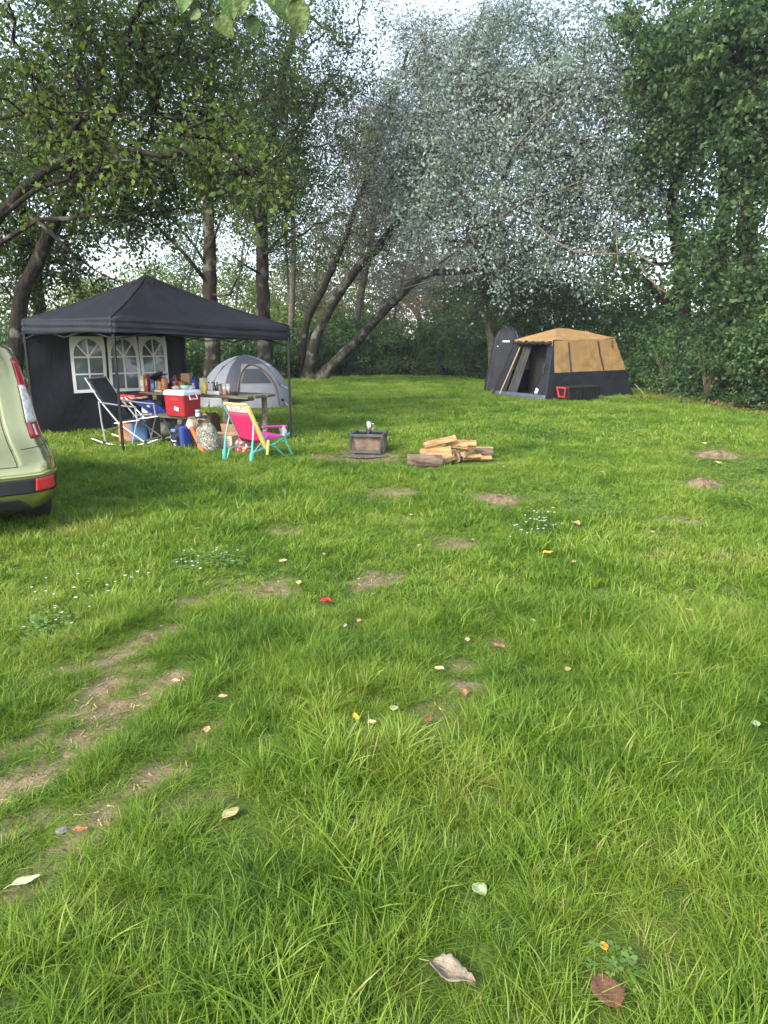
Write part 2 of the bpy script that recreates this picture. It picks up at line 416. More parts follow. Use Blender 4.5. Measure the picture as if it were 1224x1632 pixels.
# ================================================================ TREES
def leaves_from_clumps(C, R, n_per, L, seed, flat=.75, droop=.25, crand=None, aspect=.62, upbias=.8, twigs=None):
    """C: clump centres (k,3), R: clump radii -> verts, loops, rnd for two-triangle folded leaves set along twigs"""
    r = np.random.default_rng(seed); k = len(C); n = k * n_per
    ci = np.repeat(np.arange(k), n_per)
    nt = max(4, n_per // 11)
    td = r.normal(0, 1, (k, nt, 3)); td[..., 2] *= flat; td /= np.linalg.norm(td, axis=2, keepdims=True)
    td[..., 2] -= droop * .6
    tl = R[:, None] * r.uniform(.7, 1.75, (k, nt)); ts = r.normal(0, .22, (k, nt, 3)) * R[:, None, None]
    if flat < .2: td[..., 2] = 0
    ti = r.integers(0, nt, n); t = r.uniform(.05, 1, n) ** .8
    ax_ = td[ci, ti] * tl[ci, ti][:, None]
    c = C[ci] + ts[ci, ti] * (1 if flat > .2 else .0) + ax_ * t[:, None]
    c[:, 2] -= droop * .5 * tl[ci, ti] * t * t
    off = r.normal(0, 1, (n, 3)); off[:, 2] *= flat
    c += off * np.minimum(.11 * R[ci] + .4 * L, .20)[:, None]
    if twigs is not None:
        a = (C[:, None, :] + ts).reshape(-1, 3); b = a + (td * tl[..., None]).reshape(-1, 3); b[:, 2] -= droop * .5 * tl.ravel()
        twigs.append((a, b))
    d = .55 * ax_ / (np.linalg.norm(ax_, axis=1, keepdims=True) + 1e-9) + r.normal(0, .8, (n, 3)); d[:, 2] -= droop * 1.4; d /= np.linalg.norm(d, axis=1, keepdims=True)
    nn = r.normal(0, 1, (n, 3)); nn[:, 2] += upbias; s = np.cross(d, nn); s /= np.linalg.norm(s, axis=1, keepdims=True) + 1e-9
    up = np.cross(s, d)
    ln = (L * r.uniform(.6, 1.3, n))[:, None]; wd = ln * aspect * r.uniform(.8, 1.15, (n, 1))
    v0 = c; v2 = c + d * ln; mid = c + d * ln * .45 + up * ln * .10
    v1 = mid + s * wd / 2; v3 = mid - s * wd / 2
    V = np.stack([v0, v1, v2, v3], 1).reshape(-1, 3)
    b = np.arange(n) * 4
    LO = np.stack([b, b + 1, b + 2, b, b + 2, b + 3], 1).ravel()
    cr = r.uniform(0, 1, k) if crand is None else crand
    tr = r.uniform(0, 1, (k, nt))[ci, ti]
    rn = np.clip(.36 * r.uniform(0, 1, n) + .38 * cr[ci] + .26 * tr, 0, 1)
    return V, LO, np.repeat(rn, 2)
def twig_mesh(mb, tw, rad_):
    """thin three-sided twigs"""
    for a, b in tw:
        for p, q in zip(a, b):
            d = q - p; x = np.cross(d, (.3, .2, .9)); x /= np.linalg.norm(x) + 1e-9; y = np.cross(d, x); y /= np.linalg.norm(y) + 1e-9
            o = len(mb.v)
            for w_, c in ((1, p), (.35, q)):
                for t in (0, 2.094, 4.189): mb.v.append(tuple(c + (x * math.cos(t) + y * math.sin(t)) * rad_ * w_))
            mb.f += [(o, o + 1, o + 4, o + 3), (o + 1, o + 2, o + 5, o + 4), (o + 2, o, o + 3, o + 5)]

def make_tree(name, label, path, r0, r1, blobs, lmat, bmat, leaf, n_clumps, n_leaf, seed, clump_r=.55, cat='tree', group=None, droop=.25,
              flat=.75, aspect=.62, sides=9, tip=.008, hang=0.0, branch_from=.25, taper=1.2, limb_k=.5, extra=(), limb_mat=None):
    """tapered trunk along path, limbs grown to leaf clumps inside the blobs (centre, radius xyz)"""
    r = np.random.default_rng(seed)
    base = Vector((path[0][0], path[0][1], 0))
    P = [Vector(p) - base for p in path]; P[0].z = -.12
    # smooth trunk path
    Q = []
    for i in range(len(P) - 1):
        p0 = P[max(i - 1, 0)]; p1 = P[i]; p2 = P[i + 1]; p3 = P[min(i + 2, len(P) - 1)]
        for t in np.linspace(0, 1, 6, endpoint=False):
            Q.append(.5 * ((2 * p1) + (-p0 + p2) * t + (2 * p0 - 5 * p1 + 4 * p2 - p3) * t * t + (-p0 + 3 * p1 - 3 * p2 + p3) * t ** 3))
    Q.append(P[-1]); nq = len(Q)
    rs = [r0 + (r1 - r0) * (i / (nq - 1)) ** (1 / taper) for i in range(nq)]
    rs[0] *= 1.5; rs[1] *= 1.18
    Q = [q + Vector(r.normal(0, .07 * rr, 3)) * (0 if i < 1 else 1) for i, (q, rr) in enumerate(zip(Q, rs))]
    mb = MB(); mb.tube(Q, rs, sides)
    vols = np.array([b[1][0] * b[1][1] * b[1][2] for b in blobs]) ** .72
    pick = r.choice(len(blobs), n_clumps, p=vols / vols.sum())
    C = []
    for k in pick:
        c, R = blobs[k]; u = r.normal(0, 1, 3); u /= np.linalg.norm(u)
        u *= r.uniform(.25, 1) ** .5
        C.append(np.array(c) - np.array(base) + u * np.array(R))
    C = np.array(C); C[:, 2] = np.maximum(C[:, 2], .25)
    nodes = [np.array(q) for q in Q[int(nq * branch_from):]]; par = [-1] * len(nodes); nr = [rs[int(nq * branch_from) + i] for i in range(len(nodes))]
    ntr = len(nodes)
    arr = np.array(nodes)
    order = np.argsort([np.min(np.linalg.norm(arr - c, axis=1)) for c in C])
    segs = []
    for ci in order:
        c = C[ci]; A = np.array(nodes)
        dv = c - A; dist = np.linalg.norm(dv, axis=1)
        pen = dist + .9 * np.maximum(0, A[:, 2] - c[2]) + (np.arange(len(A)) < ntr) * .15 * dist
        j = int(np.argmin(pen)); a = A[j]; k = max(2, min(6, int(dist[j] / .45) + 1))
        prev = j; ids = [j]
        for t in np.linspace(0, 1, k + 1)[1:]:
            p = a + (c - a) * t; p = p + r.normal(0, .07 * dist[j] / k ** .5, 3) * (t < 1); p[2] += .12 * dist[j] * math.sin(math.pi * t) - hang * t * t
            nodes.append(p); par.append(prev); nr.append(0); prev = len(nodes) - 1; ids.append(prev)
        segs.append(ids)
    cnt = np.zeros(len(nodes))
    for ids in segs:
        j = ids[-1]
        while j != -1 and j >= 0:
            cnt[j] += 1; j = par[j]
    for i in range(ntr, len(nodes)): nr[i] = min(tip * (cnt[i] ** limb_k) * 1.6 + .002, r0 * .6)
    for ids in segs:
        pts = [nodes[i] for i in ids]; rr = [min(nr[ids[0]], nr[ids[1]] * 1.15)] + [nr[i] for i in ids[1:]]
        mb.tube([Vector(p) for p in pts], rr, 5, cap=False)
    root = thing(name, label, cat, base, 0, group)
    for pts, ra, rb in extra:
        pts = [Vector(p) - base for p in pts]; n_ = len(pts); lm = MB()
        lm.tube(pts, [ra + (rb - ra) * i / (n_ - 1) for i in range(n_)], 7)
        for q in range(5):          # side twigs
            k_ = r.integers(1, n_); p = pts[k_]; d_ = (pts[k_] - pts[k_ - 1]).normalized() + Vector(r.normal(0, .6, 3)); l_ = r.uniform(.3, .9) * min(1.0, (pts[-1] - pts[0]).length)
            lm.tube([p, p + d_ * l_ * .5 + Vector(r.normal(0, .05, 3)), p + d_ * l_], [rb * .7, rb * .5, rb * .2], 5)
        lm.build('limb', limb_mat or bmat, root, smooth=True)
    cl = np.concatenate([C, C + r.normal(0, clump_r * .6, C.shape)])
    Rr = clump_r * r.uniform(.5, 1.25, len(cl))
    tw = []
    V, LO, RN = leaves_from_clumps(cl, Rr, n_leaf // 2, leaf, seed + 1, flat, droop, aspect=aspect, twigs=tw)
    if base.y < 33: twig_mesh(mb, tw, .0028 + base.y * .00016)
    mb.build('trunk', bmat, root, smooth=True)
    me = fast_mesh('crown', V, 3, LO, lmat, RN)
    o = bpy.data.objects.new('crown', me); COL.objects.link(o); o.parent = root
    return root
def make_bush(name, label, base, blobs, lmat, bmat, leaf, n_clumps, n_leaf, seed, clump_r=.4, cat='bush', group=None, n_stem=7, aspect=.62, droop=.3, flat=.8):
    r = np.random.default_rng(seed); base = Vector((base[0], base[1], 0)); root = thing(name, label, cat, base, 0, group)
    vols = np.array([b[1][0] * b[1][1] * b[1][2] for b in blobs]) ** .72; C = []
    for k in r.choice(len(blobs), n_clumps, p=vols / vols.sum()):
        c, R = blobs[k]; u = r.normal(0, 1, 3); u /= np.linalg.norm(u); u *= r.uniform(.3, 1) ** .4
        C.append(np.array(c) - np.array(base) + u * np.array(R))
    C = np.array(C); C[:, 2] = np.maximum(C[:, 2], .15)
    mb = MB(); st = [np.array([r.normal(0, .25), r.normal(0, .2), -.05]) for _ in range(n_stem)]
    for i in range(min(len(C), 34)):
        s = st[i % n_stem]; c = C[i]; m = s + (c - s) * .5 + np.array([0, 0, .25]) * r.uniform(.3, 1.2)
        rr = r.uniform(.008, .02)
        mb.tube([Vector(s), Vector(s + (m - s) * .5 + r.normal(0, .08, 3)), Vector(m), Vector(c)], [rr, rr * .85, rr * .6, rr * .25], 4, cap=False)
    mb.build('stem', bmat, root, smooth=True)
    V, LO, RN = leaves_from_clumps(C, clump_r * r.uniform(.5, 1.25, len(C)), n_leaf, leaf, seed + 1, flat, droop, aspect=aspect)
    o = bpy.data.objects.new('foliage', fast_mesh('foliage', V, 3, LO, lmat, RN)); COL.objects.link(o); o.parent = root
    return root
def B(px, py, Y, rpx, rpy=None, rd=None):
    """a crown blob: centre seen at a pixel at depth Y, radii from pixels"""
    k = Y / F; rx = rpx * k; rz = (rpy or rpx) * k
    return (tuple(D(px, py, Y)), (rx, rd if rd else (rx + rz) / 2, rz))

l_alder = leaf_mat('alder_leaf', (.026, .052, .013), (.056, .100, .022), (.145, .19, .042), .48)
l_alder2 = leaf_mat('dark_leaf', (.03, .06, .02), (.065, .115, .035), (.15, .21, .06), .4)
l_young = leaf_mat('young_leaf', (.05, .09, .016), (.09, .14, .024), (.17, .21, .04), .4)
l_silver = leaf_mat('silver_leaf', (.085, .125, .095), (.22, .285, .23), (.52, .59, .52), .42, .5)
l_pale = leaf_mat('pale_willow_leaf', (.11, .115, .07), (.20, .20, .14), (.34, .33, .25), .35)
l_right = leaf_mat('maple_leaf', (.022, .052, .022), (.060, .118, .042), (.18, .255, .09), .42)
l_bush = leaf_mat('bramble_leaf', (.028, .068, .024), (.062, .125, .042), (.15, .22, .075), .36)
l_sunny = leaf_mat('sunny_shrub_leaf', (.07, .12, .025), (.14, .20, .05), (.26, .30, .10), .4)
b_dark = bark_mat('dark_bark', (.011, .009, .007), (.038, .031, .024), .05)
b_lich = bark_mat('lichen_bark', (.016, .013, .010), (.052, .043, .032), .5)
b_grey = bark_mat('grey_bark', (.05, .044, .035), (.14, .12, .10), .4)

def gp(px, Y):  # ground place below a pixel column at depth Y
    d = D(px, 600, Y); return Vector((d.x, Y, 0))

# --- left group
make_tree('alder_tree', 'dark leaning alder behind the green car with a wide arching crown', [gp(10, 15), D(30, 500, 15), D(62, 410, 14.8), D(105, 320, 14.3), D(150, 240, 14), D(210, 130, 13.6)], .19, .06,
          [B(70, 60, 13, 90), B(200, 70, 13, 90), B(60, 190, 13, 80, 70), B(190, 190, 13.5, 80, 60), B(310, 120, 13.5, 80), B(300, 225, 13.5, 75, 55), B(140, 120, 12, 90), B(40, 300, 14, 50, 40), B(240, 20, 12.5, 110, 70)],
          l_alder, b_dark, .085, 170, 120, 11, .66, group='alders beside the canopy')
make_tree('alder_tree', 'dark forked alder whose trunk rises beside the canopy wall', [gp(75, 17), D(62, 480, 17), D(50, 380, 16.8), D(20, 300, 16), D(-30, 200, 15.5)], .17, .07,
          [B(60, 400, 16.5, 70, 50), B(10, 340, 16, 70, 60), B(20, 450, 16.5, 50, 50), B(140, 360, 17, 60, 40), B(-20, 200, 15, 90, 90), B(120, 430, 17.5, 50, 28)],
          l_alder, b_dark, .085, 120, 150, 12, .6, group='alders beside the canopy')
make_tree('alder_tree', 'low alder with a long limb arching right above the black canopy', [gp(-60, 12.5), D(-40, 430, 12.4), D(20, 320, 12), D(90, 262, 11.6), D(170, 235, 11.2), D(260, 250, 11)], .12, .03,
          [B(180, 290, 12.5, 70, 45), B(280, 270, 12, 80, 40), B(100, 240, 13, 80, 45), B(380, 260, 11.5, 60, 35), B(230, 330, 13.5, 55, 25)],
          l_alder, b_dark, .08, 110, 130, 13, .5, group='alders beside the canopy', extra=[([D(0, 345, 12.1), D(60, 300, 11.8), D(110, 285, 11.6), D(150, 240, 11.4)], .05, .02), ([D(-20, 400, 12.3), D(60, 350, 12), D(150, 345, 12), D(230, 340, 12), D(300, 330, 12)], .045, .012), ([D(60, 350, 12), D(110, 400, 12.2), D(150, 430, 12.4)], .04, .015)])
make_tree('alder_sapling', 'slender young alder with bright yellow-green leaves hanging over the canopy', [gp(-175, 7.6), D(-140, 400, 7.4), D(-70, 230, 7.2), D(60, 180, 7), D(300, 190, 6.8)], .035, .004,
          [B(430, 275, 6.6, 55, 35), B(190, 275, 6.8, 60, 30), B(330, 205, 6.8, 70, 30), B(110, 210, 7, 80, 40), B(60, 80, 6.4, 50, 35), B(20, 160, 6.6, 40, 25)],
          l_young, b_dark, .062, 40, 20, 14, .22, aspect=.7, tip=.004, group=None)
make_tree('alder_tree', 'straight dark-barked alder rising above the canopy peak', [gp(338, 23), D(335, 480, 23), D(333, 380, 23), D(330, 280, 23), D(335, 150, 23), D(345, 30, 23)], .27, .10,
          [B(330, 120, 22.5, 85), B(270, 220, 22, 60, 50), B(400, 210, 22, 60, 60), B(300, 30, 22, 90), B(420, 90, 22, 80), B(370, 290, 22, 50, 35), B(250, 110, 22.5, 70)],
          l_alder, b_lich, .10, 130, 110, 15, .85, group='alders behind the dome tent', extra=[([D(334, 455, 22.9), D(290, 400, 22.5), D(250, 360, 22.3), D(212, 335, 22)], .07, .02), ([D(334, 430, 22.9), D(305, 385, 22.6), D(272, 348, 22.4)], .05, .015), ([D(333, 470, 22.9), D(365, 470, 22.5), D(385, 430, 22.2), D(400, 385, 22)], .05, .015), ([D(333, 400, 22.9), D(352, 350, 22.6), D(380, 300, 22.3)], .05, .015)])
make_tree('alder_tree', 'mottled alder trunk standing behind the canopy corner', [gp(425, 25), D(420, 500, 25), D(417, 400, 25), D(420, 300, 25), D(440, 170, 25), D(470, 40, 25)], .30, .10,
          [B(450, 180, 24.5, 70), B(490, 90, 24.5, 80), B(430, 290, 24, 60, 50), B(500, 260, 24, 45, 50), B(520, 30, 24.5, 80, 50), B(440, 370, 24, 35, 30), B(550, 350, 24, 30, 30), B(545, 200, 24, 35, 60), B(560, 90, 24.5, 40, 60)],
          l_alder, b_lich, .10, 130, 110, 16, .85, group='alders behind the dome tent', extra=[([D(420, 440, 24.9), D(395, 425, 24.5), D(360, 400, 24)], .05, .015), ([D(419, 410, 24.9), D(450, 375, 24.5), D(480, 355, 24.2)], .06, .02), ([D(418, 380, 24.9), D(400, 330, 24.5), D(390, 280, 24)], .06, .02)])
make_tree('alder_tree', 'thin pale-stemmed alder set back between two thicker trunks', [gp(462, 32), D(465, 480, 32), D(468, 380, 32), D(462, 280, 32), D(455, 180, 32)], .17, .06,
          [B(470, 280, 31, 45, 55), B(440, 180, 31, 60), B(490, 390, 31, 35, 35), B(400, 330, 31, 35, 40)], l_alder, b_grey, .12, 90, 120, 17, .9, group='alders behind the dome tent')
# --- centre: leaning poplars
make_tree('leaning_poplar', 'thin dark poplar trunk leaning right out of the brambles', [gp(478, 31), D(487, 520, 31), D(520, 450, 30.8), D(548, 385, 30.5), D(575, 310, 30), D(620, 190, 29.5), D(650, 80, 29)], .19, .06,
          [B(600, 230, 29.5, 60, 60), B(560, 170, 30, 60, 50), B(650, 160, 29, 50, 40), B(600, 350, 30, 40, 50)], l_pale, b_dark, .095, 130, 130, 18, .9, aspect=.5, tip=.005, limb_k=.42, group=None)
make_tree('leaning_poplar', 'lichen-spotted poplar leaning right beside the thin dark one', [gp(488, 30.5), D(510, 520, 30.5), D(560, 440, 30), D(620, 372, 29.5), D(665, 290, 29), D(720, 150, 28.5), D(770, 20, 28)], .27, .07,
          [B(700, 210, 28.5, 60, 70), B(770, 60, 28, 40, 60), B(650, 290, 29, 50, 60), B(690, 70, 28.5, 60, 50)], l_pale, b_lich, .095, 140, 130, 19, .9, aspect=.5, tip=.005, limb_k=.42)
make_tree('leaning_poplar', 'short upright poplar trunk seen between two leaning stems', [gp(565, 36), D(570, 500, 36), D(582, 440, 36), D(592, 380, 36), D(600, 310, 36)], .22, .1,
          [B(600, 300, 36, 50, 60), B(640, 370, 36, 45, 55), B(560, 400, 36, 40, 50)], l_pale, b_grey, .11, 90, 120, 20, .9, aspect=.5)
make_tree('silver_poplar', 'great silver-leaved poplar leaning far right over the lawn',
          [gp(505, 30.3), D(535, 578, 30), D(590, 520, 29), D(640, 468, 28), D(682, 437, 27), D(740, 432, 26), D(810, 415, 25), D(880, 370, 24.5), D(930, 300, 24)], .34, .05,
          [B(720, 340, 25.5, 60, 50), B(800, 300, 25, 90, 80), B(880, 200, 24.5, 90, 90), B(960, 300, 24, 80, 70), B(740, 200, 26, 70, 80), B(820, 100, 25.5, 90, 80), B(940, 90, 24.5, 80, 80),
           B(1010, 210, 23.5, 60, 70), B(860, 370, 24.5, 80, 35), B(660, 280, 27, 50, 50), B(1020, 350, 23.5, 40, 25), B(930, 395, 24, 60, 22), B(1050, 385, 22, 45, 14), B(790, 395, 24.3, 55, 18), B(860, 415, 23.8, 50, 14), B(1060, 270, 23.5, 40, 60), B(640, 200, 27, 40, 60), B(1050, 120, 23.5, 45, 60), B(690, 100, 27, 45, 50)],
          l_silver, b_lich, .11, 400, 185, 21, 1.0, aspect=.72, branch_from=.42, tip=.0055, limb_k=.45, taper=2.2, droop=.4,
          limb_mat=bark_mat('pale_dead_bark', (.07, .063, .052), (.20, .18, .15), .3),
          extra=[([D(850, 355, 23), D(885, 385, 22), D(915, 401, 21.6), D(955, 406, 21.3), D(1010, 402, 21), D(1060, 396, 20.8), D(1098, 384, 20.6)], .036, .008), ([D(800, 285, 24), D(822, 235, 22.8), D(860, 190, 22.3), D(905, 150, 22.2), D(935, 115, 22)], .05, .012),
                 ([D(1015, 402, 21), D(1035, 418, 20.9), D(1046, 424, 20.8)], .03, .012), ([D(760, 365, 25), D(800, 345, 23.5), D(840, 318, 22.8), D(890, 303, 22.4), D(935, 285, 22.2)], .05, .015),
                 ([D(980, 340, 22), D(985, 420, 21.6), D(972, 450, 21.5)], .02, .008), ([D(700, 420, 26), D(720, 470, 25.5), D(790, 370, 24.5), D(810, 300, 24)][0:1] + [D(735, 395, 25), D(770, 350, 24.4), D(800, 290, 24)], .04, .012),
                 ([D(640, 462, 27.6), D(660, 455, 27), D(690, 448, 26.6)], .05, .02), ([D(1020, 425, 21.5), D(1050, 460, 21), D(1085, 478, 20.8), D(1080, 495, 20.7)], .04, .015)])
# --- right group
make_tree('maple_tree', 'dark maple with a heavy limb leaning left behind the tan tent', [gp(1092, 23), D(1088, 500, 23), D(1082, 400, 23), D(1072, 320, 22.8), D(1100, 230, 22.5), D(1140, 110, 22)], .33, .1,
          [B(1080, 120, 22, 70, 80), B(1060, 40, 22, 80, 60), B(1060, 230, 22, 50, 50), B(1120, 200, 22, 60, 60), B(1010, 420, 22.5, 50, 35), B(1110, 300, 22, 45, 40), B(1050, 350, 21.5, 45, 40), B(1115, 400, 21, 30, 50)],
          l_right, b_dark, .14, 140, 120, 22, .58, group='dark trees on the right edge', extra=[([D(1075, 500, 23), D(1055, 475, 23), D(1020, 440, 23), D(985, 405, 23)], .17, .06)])
make_tree('maple_tree', 'dark maple whose trunk stands beside a twin in deep shade', [gp(1150, 20.5), D(1150, 480, 20.5), D(1152, 380, 20.5), D(1158, 260, 20.5), D(1165, 120, 20.5)], .33, .14,
          [B(1150, 60, 20, 90, 70), B(1190, 150, 20, 60, 60), B(1140, 160, 20, 55, 45), B(1180, 270, 20, 45, 45), B(1160, 380, 19, 35, 50), B(1120, 450, 19.5, 45, 30)],
          l_right, b_dark, .14, 125, 120, 23, .58, group='dark trees on the right edge')
make_tree('maple_tree', 'thick dark maple at the wood edge with low spreading limbs', [gp(1190, 19), D(1190, 480, 19), D(1192, 360, 19), D(1196, 220, 19), D(1205, 60, 19)], .32, .14,
          [B(1230, 80, 18.5, 90), B(1260, 200, 18, 80), B(1225, 310, 18, 40, 50), B(1230, 430, 17.5, 45, 50), B(1195, 470, 17.5, 40, 25), B(1180, 40, 18.5, 70, 50)],
          l_right, b_dark, .14, 125, 120, 24, .55, group='dark trees on the right edge', extra=[([D(1192, 440, 19), D(1215, 425, 18.8), D(1260, 385, 18.4)], .1, .05)])
make_tree('ivy_clad_tree', 'slim lichen-grey tree rising just behind the shower tent', [gp(785, 28), D(785, 560, 28), D(777, 500, 28), D(774, 440, 28), D(780, 380, 28), D(800, 320, 28)], .22, .08,
          [B(790, 460, 27.5, 45, 40), B(850, 440, 27, 50, 30), B(740, 480, 28, 40, 35), B(890, 470, 27, 50, 30)], l_right, b_grey, .09, 90, 130, 25, .7)
make_tree('fallen_willow', 'broken orange-barked willow stump with pale limbs above the brambles', [gp(672, 36.5), D(670, 530, 36.5), D(668, 508, 36.5), D(655, 490, 36.4), D(630, 470, 36.3)], .24, .06,
          [B(690, 470, 34, 50, 30)], l_pale, M('torn_bark', (.20, .125, .07), .85, .4, 5, .5), .07, 26, 80, 26, .8, aspect=.45, extra=[([D(668, 510, 36.4), D(664, 490, 36.4), D(662, 470, 36.4)], .12, .05), ([D(708, 520, 36.4), D(704, 500, 36.4), D(690, 482, 36.4)], .12, .05), ([D(706, 500, 36.4), D(703, 480, 36.4), D(696, 465, 36.4)], .05, .02)])
# --- far sunny trees beyond the opening
FILL = [(500, 400, 38, 45, 70, 'thin grey poplar standing behind the mottled alder'), (570, 340, 39, 50, 80, 'airy grey poplar seen between the two leaning stems'), (640, 400, 40, 45, 60, 'thin grey poplar just beyond the leaning silver trunk'), (700, 370, 41, 50, 70, 'airy grey poplar behind the broken willow stump'),
        (380, 380, 36, 40, 55, 'slender alder between the straight alder and the mottled one'), (300, 400, 38, 35, 45, 'slender alder in the gap above the canopy roof'), (450, 330, 37, 45, 60, 'leafy slim alder behind the thin pale-stemmed one')]
for i, (px, py, Y, rx, ry, lb) in enumerate(FILL):
    p = gp(px, Y)
    make_tree('slender_tree', lb, [p, p + Vector((.5 * math.sin(i * 2.4), 0, 2)), D(px + 5, py + 30, Y), D(px + 22, py - 60, Y)], .09, .03, [B(px, py, Y, rx, ry), B(px + 15, py - 70, Y, rx * .9, ry * .7), B(px - 12, py + 60, Y, rx * .9, ry * .6)],
              l_pale if i < 4 else l_alder2, b_grey, .12, 84, 125, 60 + i, 1.0, aspect=.5, tip=.005, limb_k=.42, group='slender trees behind the leaning poplars')
FAR = [(160, 470, 45, 60, 30, 'pale sunlit tree far behind the canopy'), (240, 455, 48, 50, 40, 'tall pale sunlit tree in the gap between alders'), (300, 500, 44, 45, 35, 'low sunlit thicket tree beyond the canopy peak'),
       (390, 480, 46, 50, 45, 'sunlit tree filling the gap left of the mottled trunk'), (460, 470, 44, 50, 50, 'sunlit tree behind the thin pale alder'), (545, 480, 46, 50, 40, 'sunlit tree behind the leaning stems'),
       (610, 470, 46, 45, 45, 'grey-green willow in the gap under the silver poplar'), (690, 440, 46, 60, 45, 'grey-green willow behind the broken stump'), (770, 440, 46, 50, 60, 'grey-green willow behind the shower tent')]
for i, (px, py, Y, rx, ry, lb) in enumerate(FAR):
    p = gp(px, Y)
    make_tree('far_tree', lb, [p, p + Vector((.1, 0, 1.5)), D(px, py, Y)], .16, .05, [B(px, py, Y, rx, ry), B(px + 20, py + 30, Y, rx * .8, ry * .7), B(px - 25, py + 45, Y, rx * .7, ry * .6)],
              l_sunny if i < 6 else l_pale, b_grey, .16, 60, 120, 40 + i, 1.0, group='sunlit trees beyond the wood edge')

# --- shrubs along the wood edge
def hedge(px, Y, h, wpx, label, seed, mat=None, n=60, nl=110, name='bramble_bush', leaf=.11):
    p = gp(px, Y); k = Y / F; w_ = wpx * k
    return make_bush(name, label, p, [((p.x, Y, h * .40), (w_, 1.0, h * .45)), ((p.x + .5 * w_, Y + .3, h * .55), (w_ * .55, .9, h * .42)), ((p.x - .5 * w_, Y + .2, h * .5), (w_ * .55, .9, h * .45))],
                     mat or l_bush, b_dark, leaf, n, nl, seed, .42, group='shrubs along the wood edge')
HE = [(120, 20, 2.6, 90, 'dark bramble bush behind the canopy wall', None), (10, 18, 2.7, 90, 'dark bramble bush beside the car', None), (250, 27, 2.6, 70, 'dark bramble bush hidden behind the canopy table', None), (330, 28, 2.6, 60, 'dark bramble bush behind the dome tent', None),
      (400, 30, 2.6, 55, 'dark bramble bush right behind the dome tent peak', None), (465, 32, 2.7, 50, 'bramble bush at the foot of the thin dark poplar', None), (470, 36, 3.8, 50, 'light green shrub between the alder trunks', l_sunny), (540, 34, 3.0, 50, 'bramble bush just behind the leaning poplar foot', None),
      (545, 38, 4.0, 55, 'light green shrub behind the leaning poplar', l_sunny), (600, 34.2, 2.7, 50, 'low bramble bush under the leaning trunk', None), (655, 34.4, 2.6, 48, 'low bramble bush below the broken stump', None), (710, 34, 2.8, 48, 'bramble bush between the stump and the shower tent', None),
      (755, 30.5, 3.2, 45, 'bramble bush touching the left side of the shower tent', None), (740, 37, 4.6, 60, 'tall leafy shrub behind the brambles near the shower tent', l_right), (810, 30, 4.2, 50, 'tall leafy shrub directly behind the shower tent', l_right), (870, 29, 4.4, 55, 'tall leafy shrub behind the tan tent roof', l_right),
      (935, 28, 4.4, 55, 'tall dark shrub behind the tan tent middle', l_right), (1000, 26.5, 4.6, 55, 'tall dark shrub behind the right end of the tan tent', l_right), (1045, 24, 2.8, 50, 'dark shrub just past the corner of the tan tent', None), (1090, 22, 2.6, 55, 'dark shrub over the bare leafy ground', None),
      (1130, 20, 2.5, 55, 'dark shrub with dry twigs at its foot', None), (1185, 18.6, 2.4, 60, 'broad-leaved shrub below the twin maples', l_right), (1235, 17, 2.4, 60, 'broad-leaved shrub at the end of the wood edge', l_right)]
for i, (px, Y, h, wpx, lb, mt) in enumerate(HE):
    hedge(px, Y, h, wpx, lb, 100 + i, mt, n=62 if Y < 27 else 55, nl=120, leaf=.10 if Y < 24 else .12, name='bramble_bush' if mt is None else 'leafy_shrub')
# low ground cover and the dark wood behind: masses nobody could count
def mass(name, label, boxes, lmat, leaf, seed, n_leaf=60, clump=.5, cat='undergrowth'):
    r = np.random.default_rng(seed); C = []
    for (x0, x1, y0, y1, z0, z1, n) in boxes:
        C.append(np.stack([r.uniform(x0, x1, n), r.uniform(y0, y1, n), r.uniform(z0, z1, n)], 1))
    C = np.concatenate(C)
    V, LO, RN = leaves_from_clumps(C, clump * r.uniform(.5, 1.3, len(C)), n_leaf, leaf, seed)
    V[:, 2] = np.maximum(V[:, 2], .0)
    o = bpy.data.objects.new(name, fast_mesh(name, V, 3, LO, lmat, RN)); COL.objects.link(o)
    return tag(o, label, cat, kind='stuff')
mass('undergrowth', 'dark low undergrowth filling the wood edge', [(-16, -4, 29.5, 33, .1, 1.5, 130), (-4, 6, 34, 37, .1, 1.7, 150), (5, 9.5, 28, 32, .1, 3.5, 170), (10, 14, 18, 26, .1, 4.5, 280), (12, 15, 9, 17, .1, 4, 120), (-17, -9, 17, 29, .1, 2.2, 140)], l_bush, .13, 300)
mass('far_wood', 'dark far wood behind the right trees', [(9, 22, 27, 40, .5, 7, 180), (3, 10, 38, 46, .5, 4.5, 120), (15, 24, 14, 27, .5, 8, 180)], l_right, .22, 301, 55, 1.1, 'wood')
mass('far_wood', 'pale sunlit far wood seen through the trunks', [(-40, -4, 50, 60, .2, 6.5, 420), (-4, 12, 50, 60, .2, 8.5, 260)], l_sunny, .24, 302, 50, 1.1, 'wood')

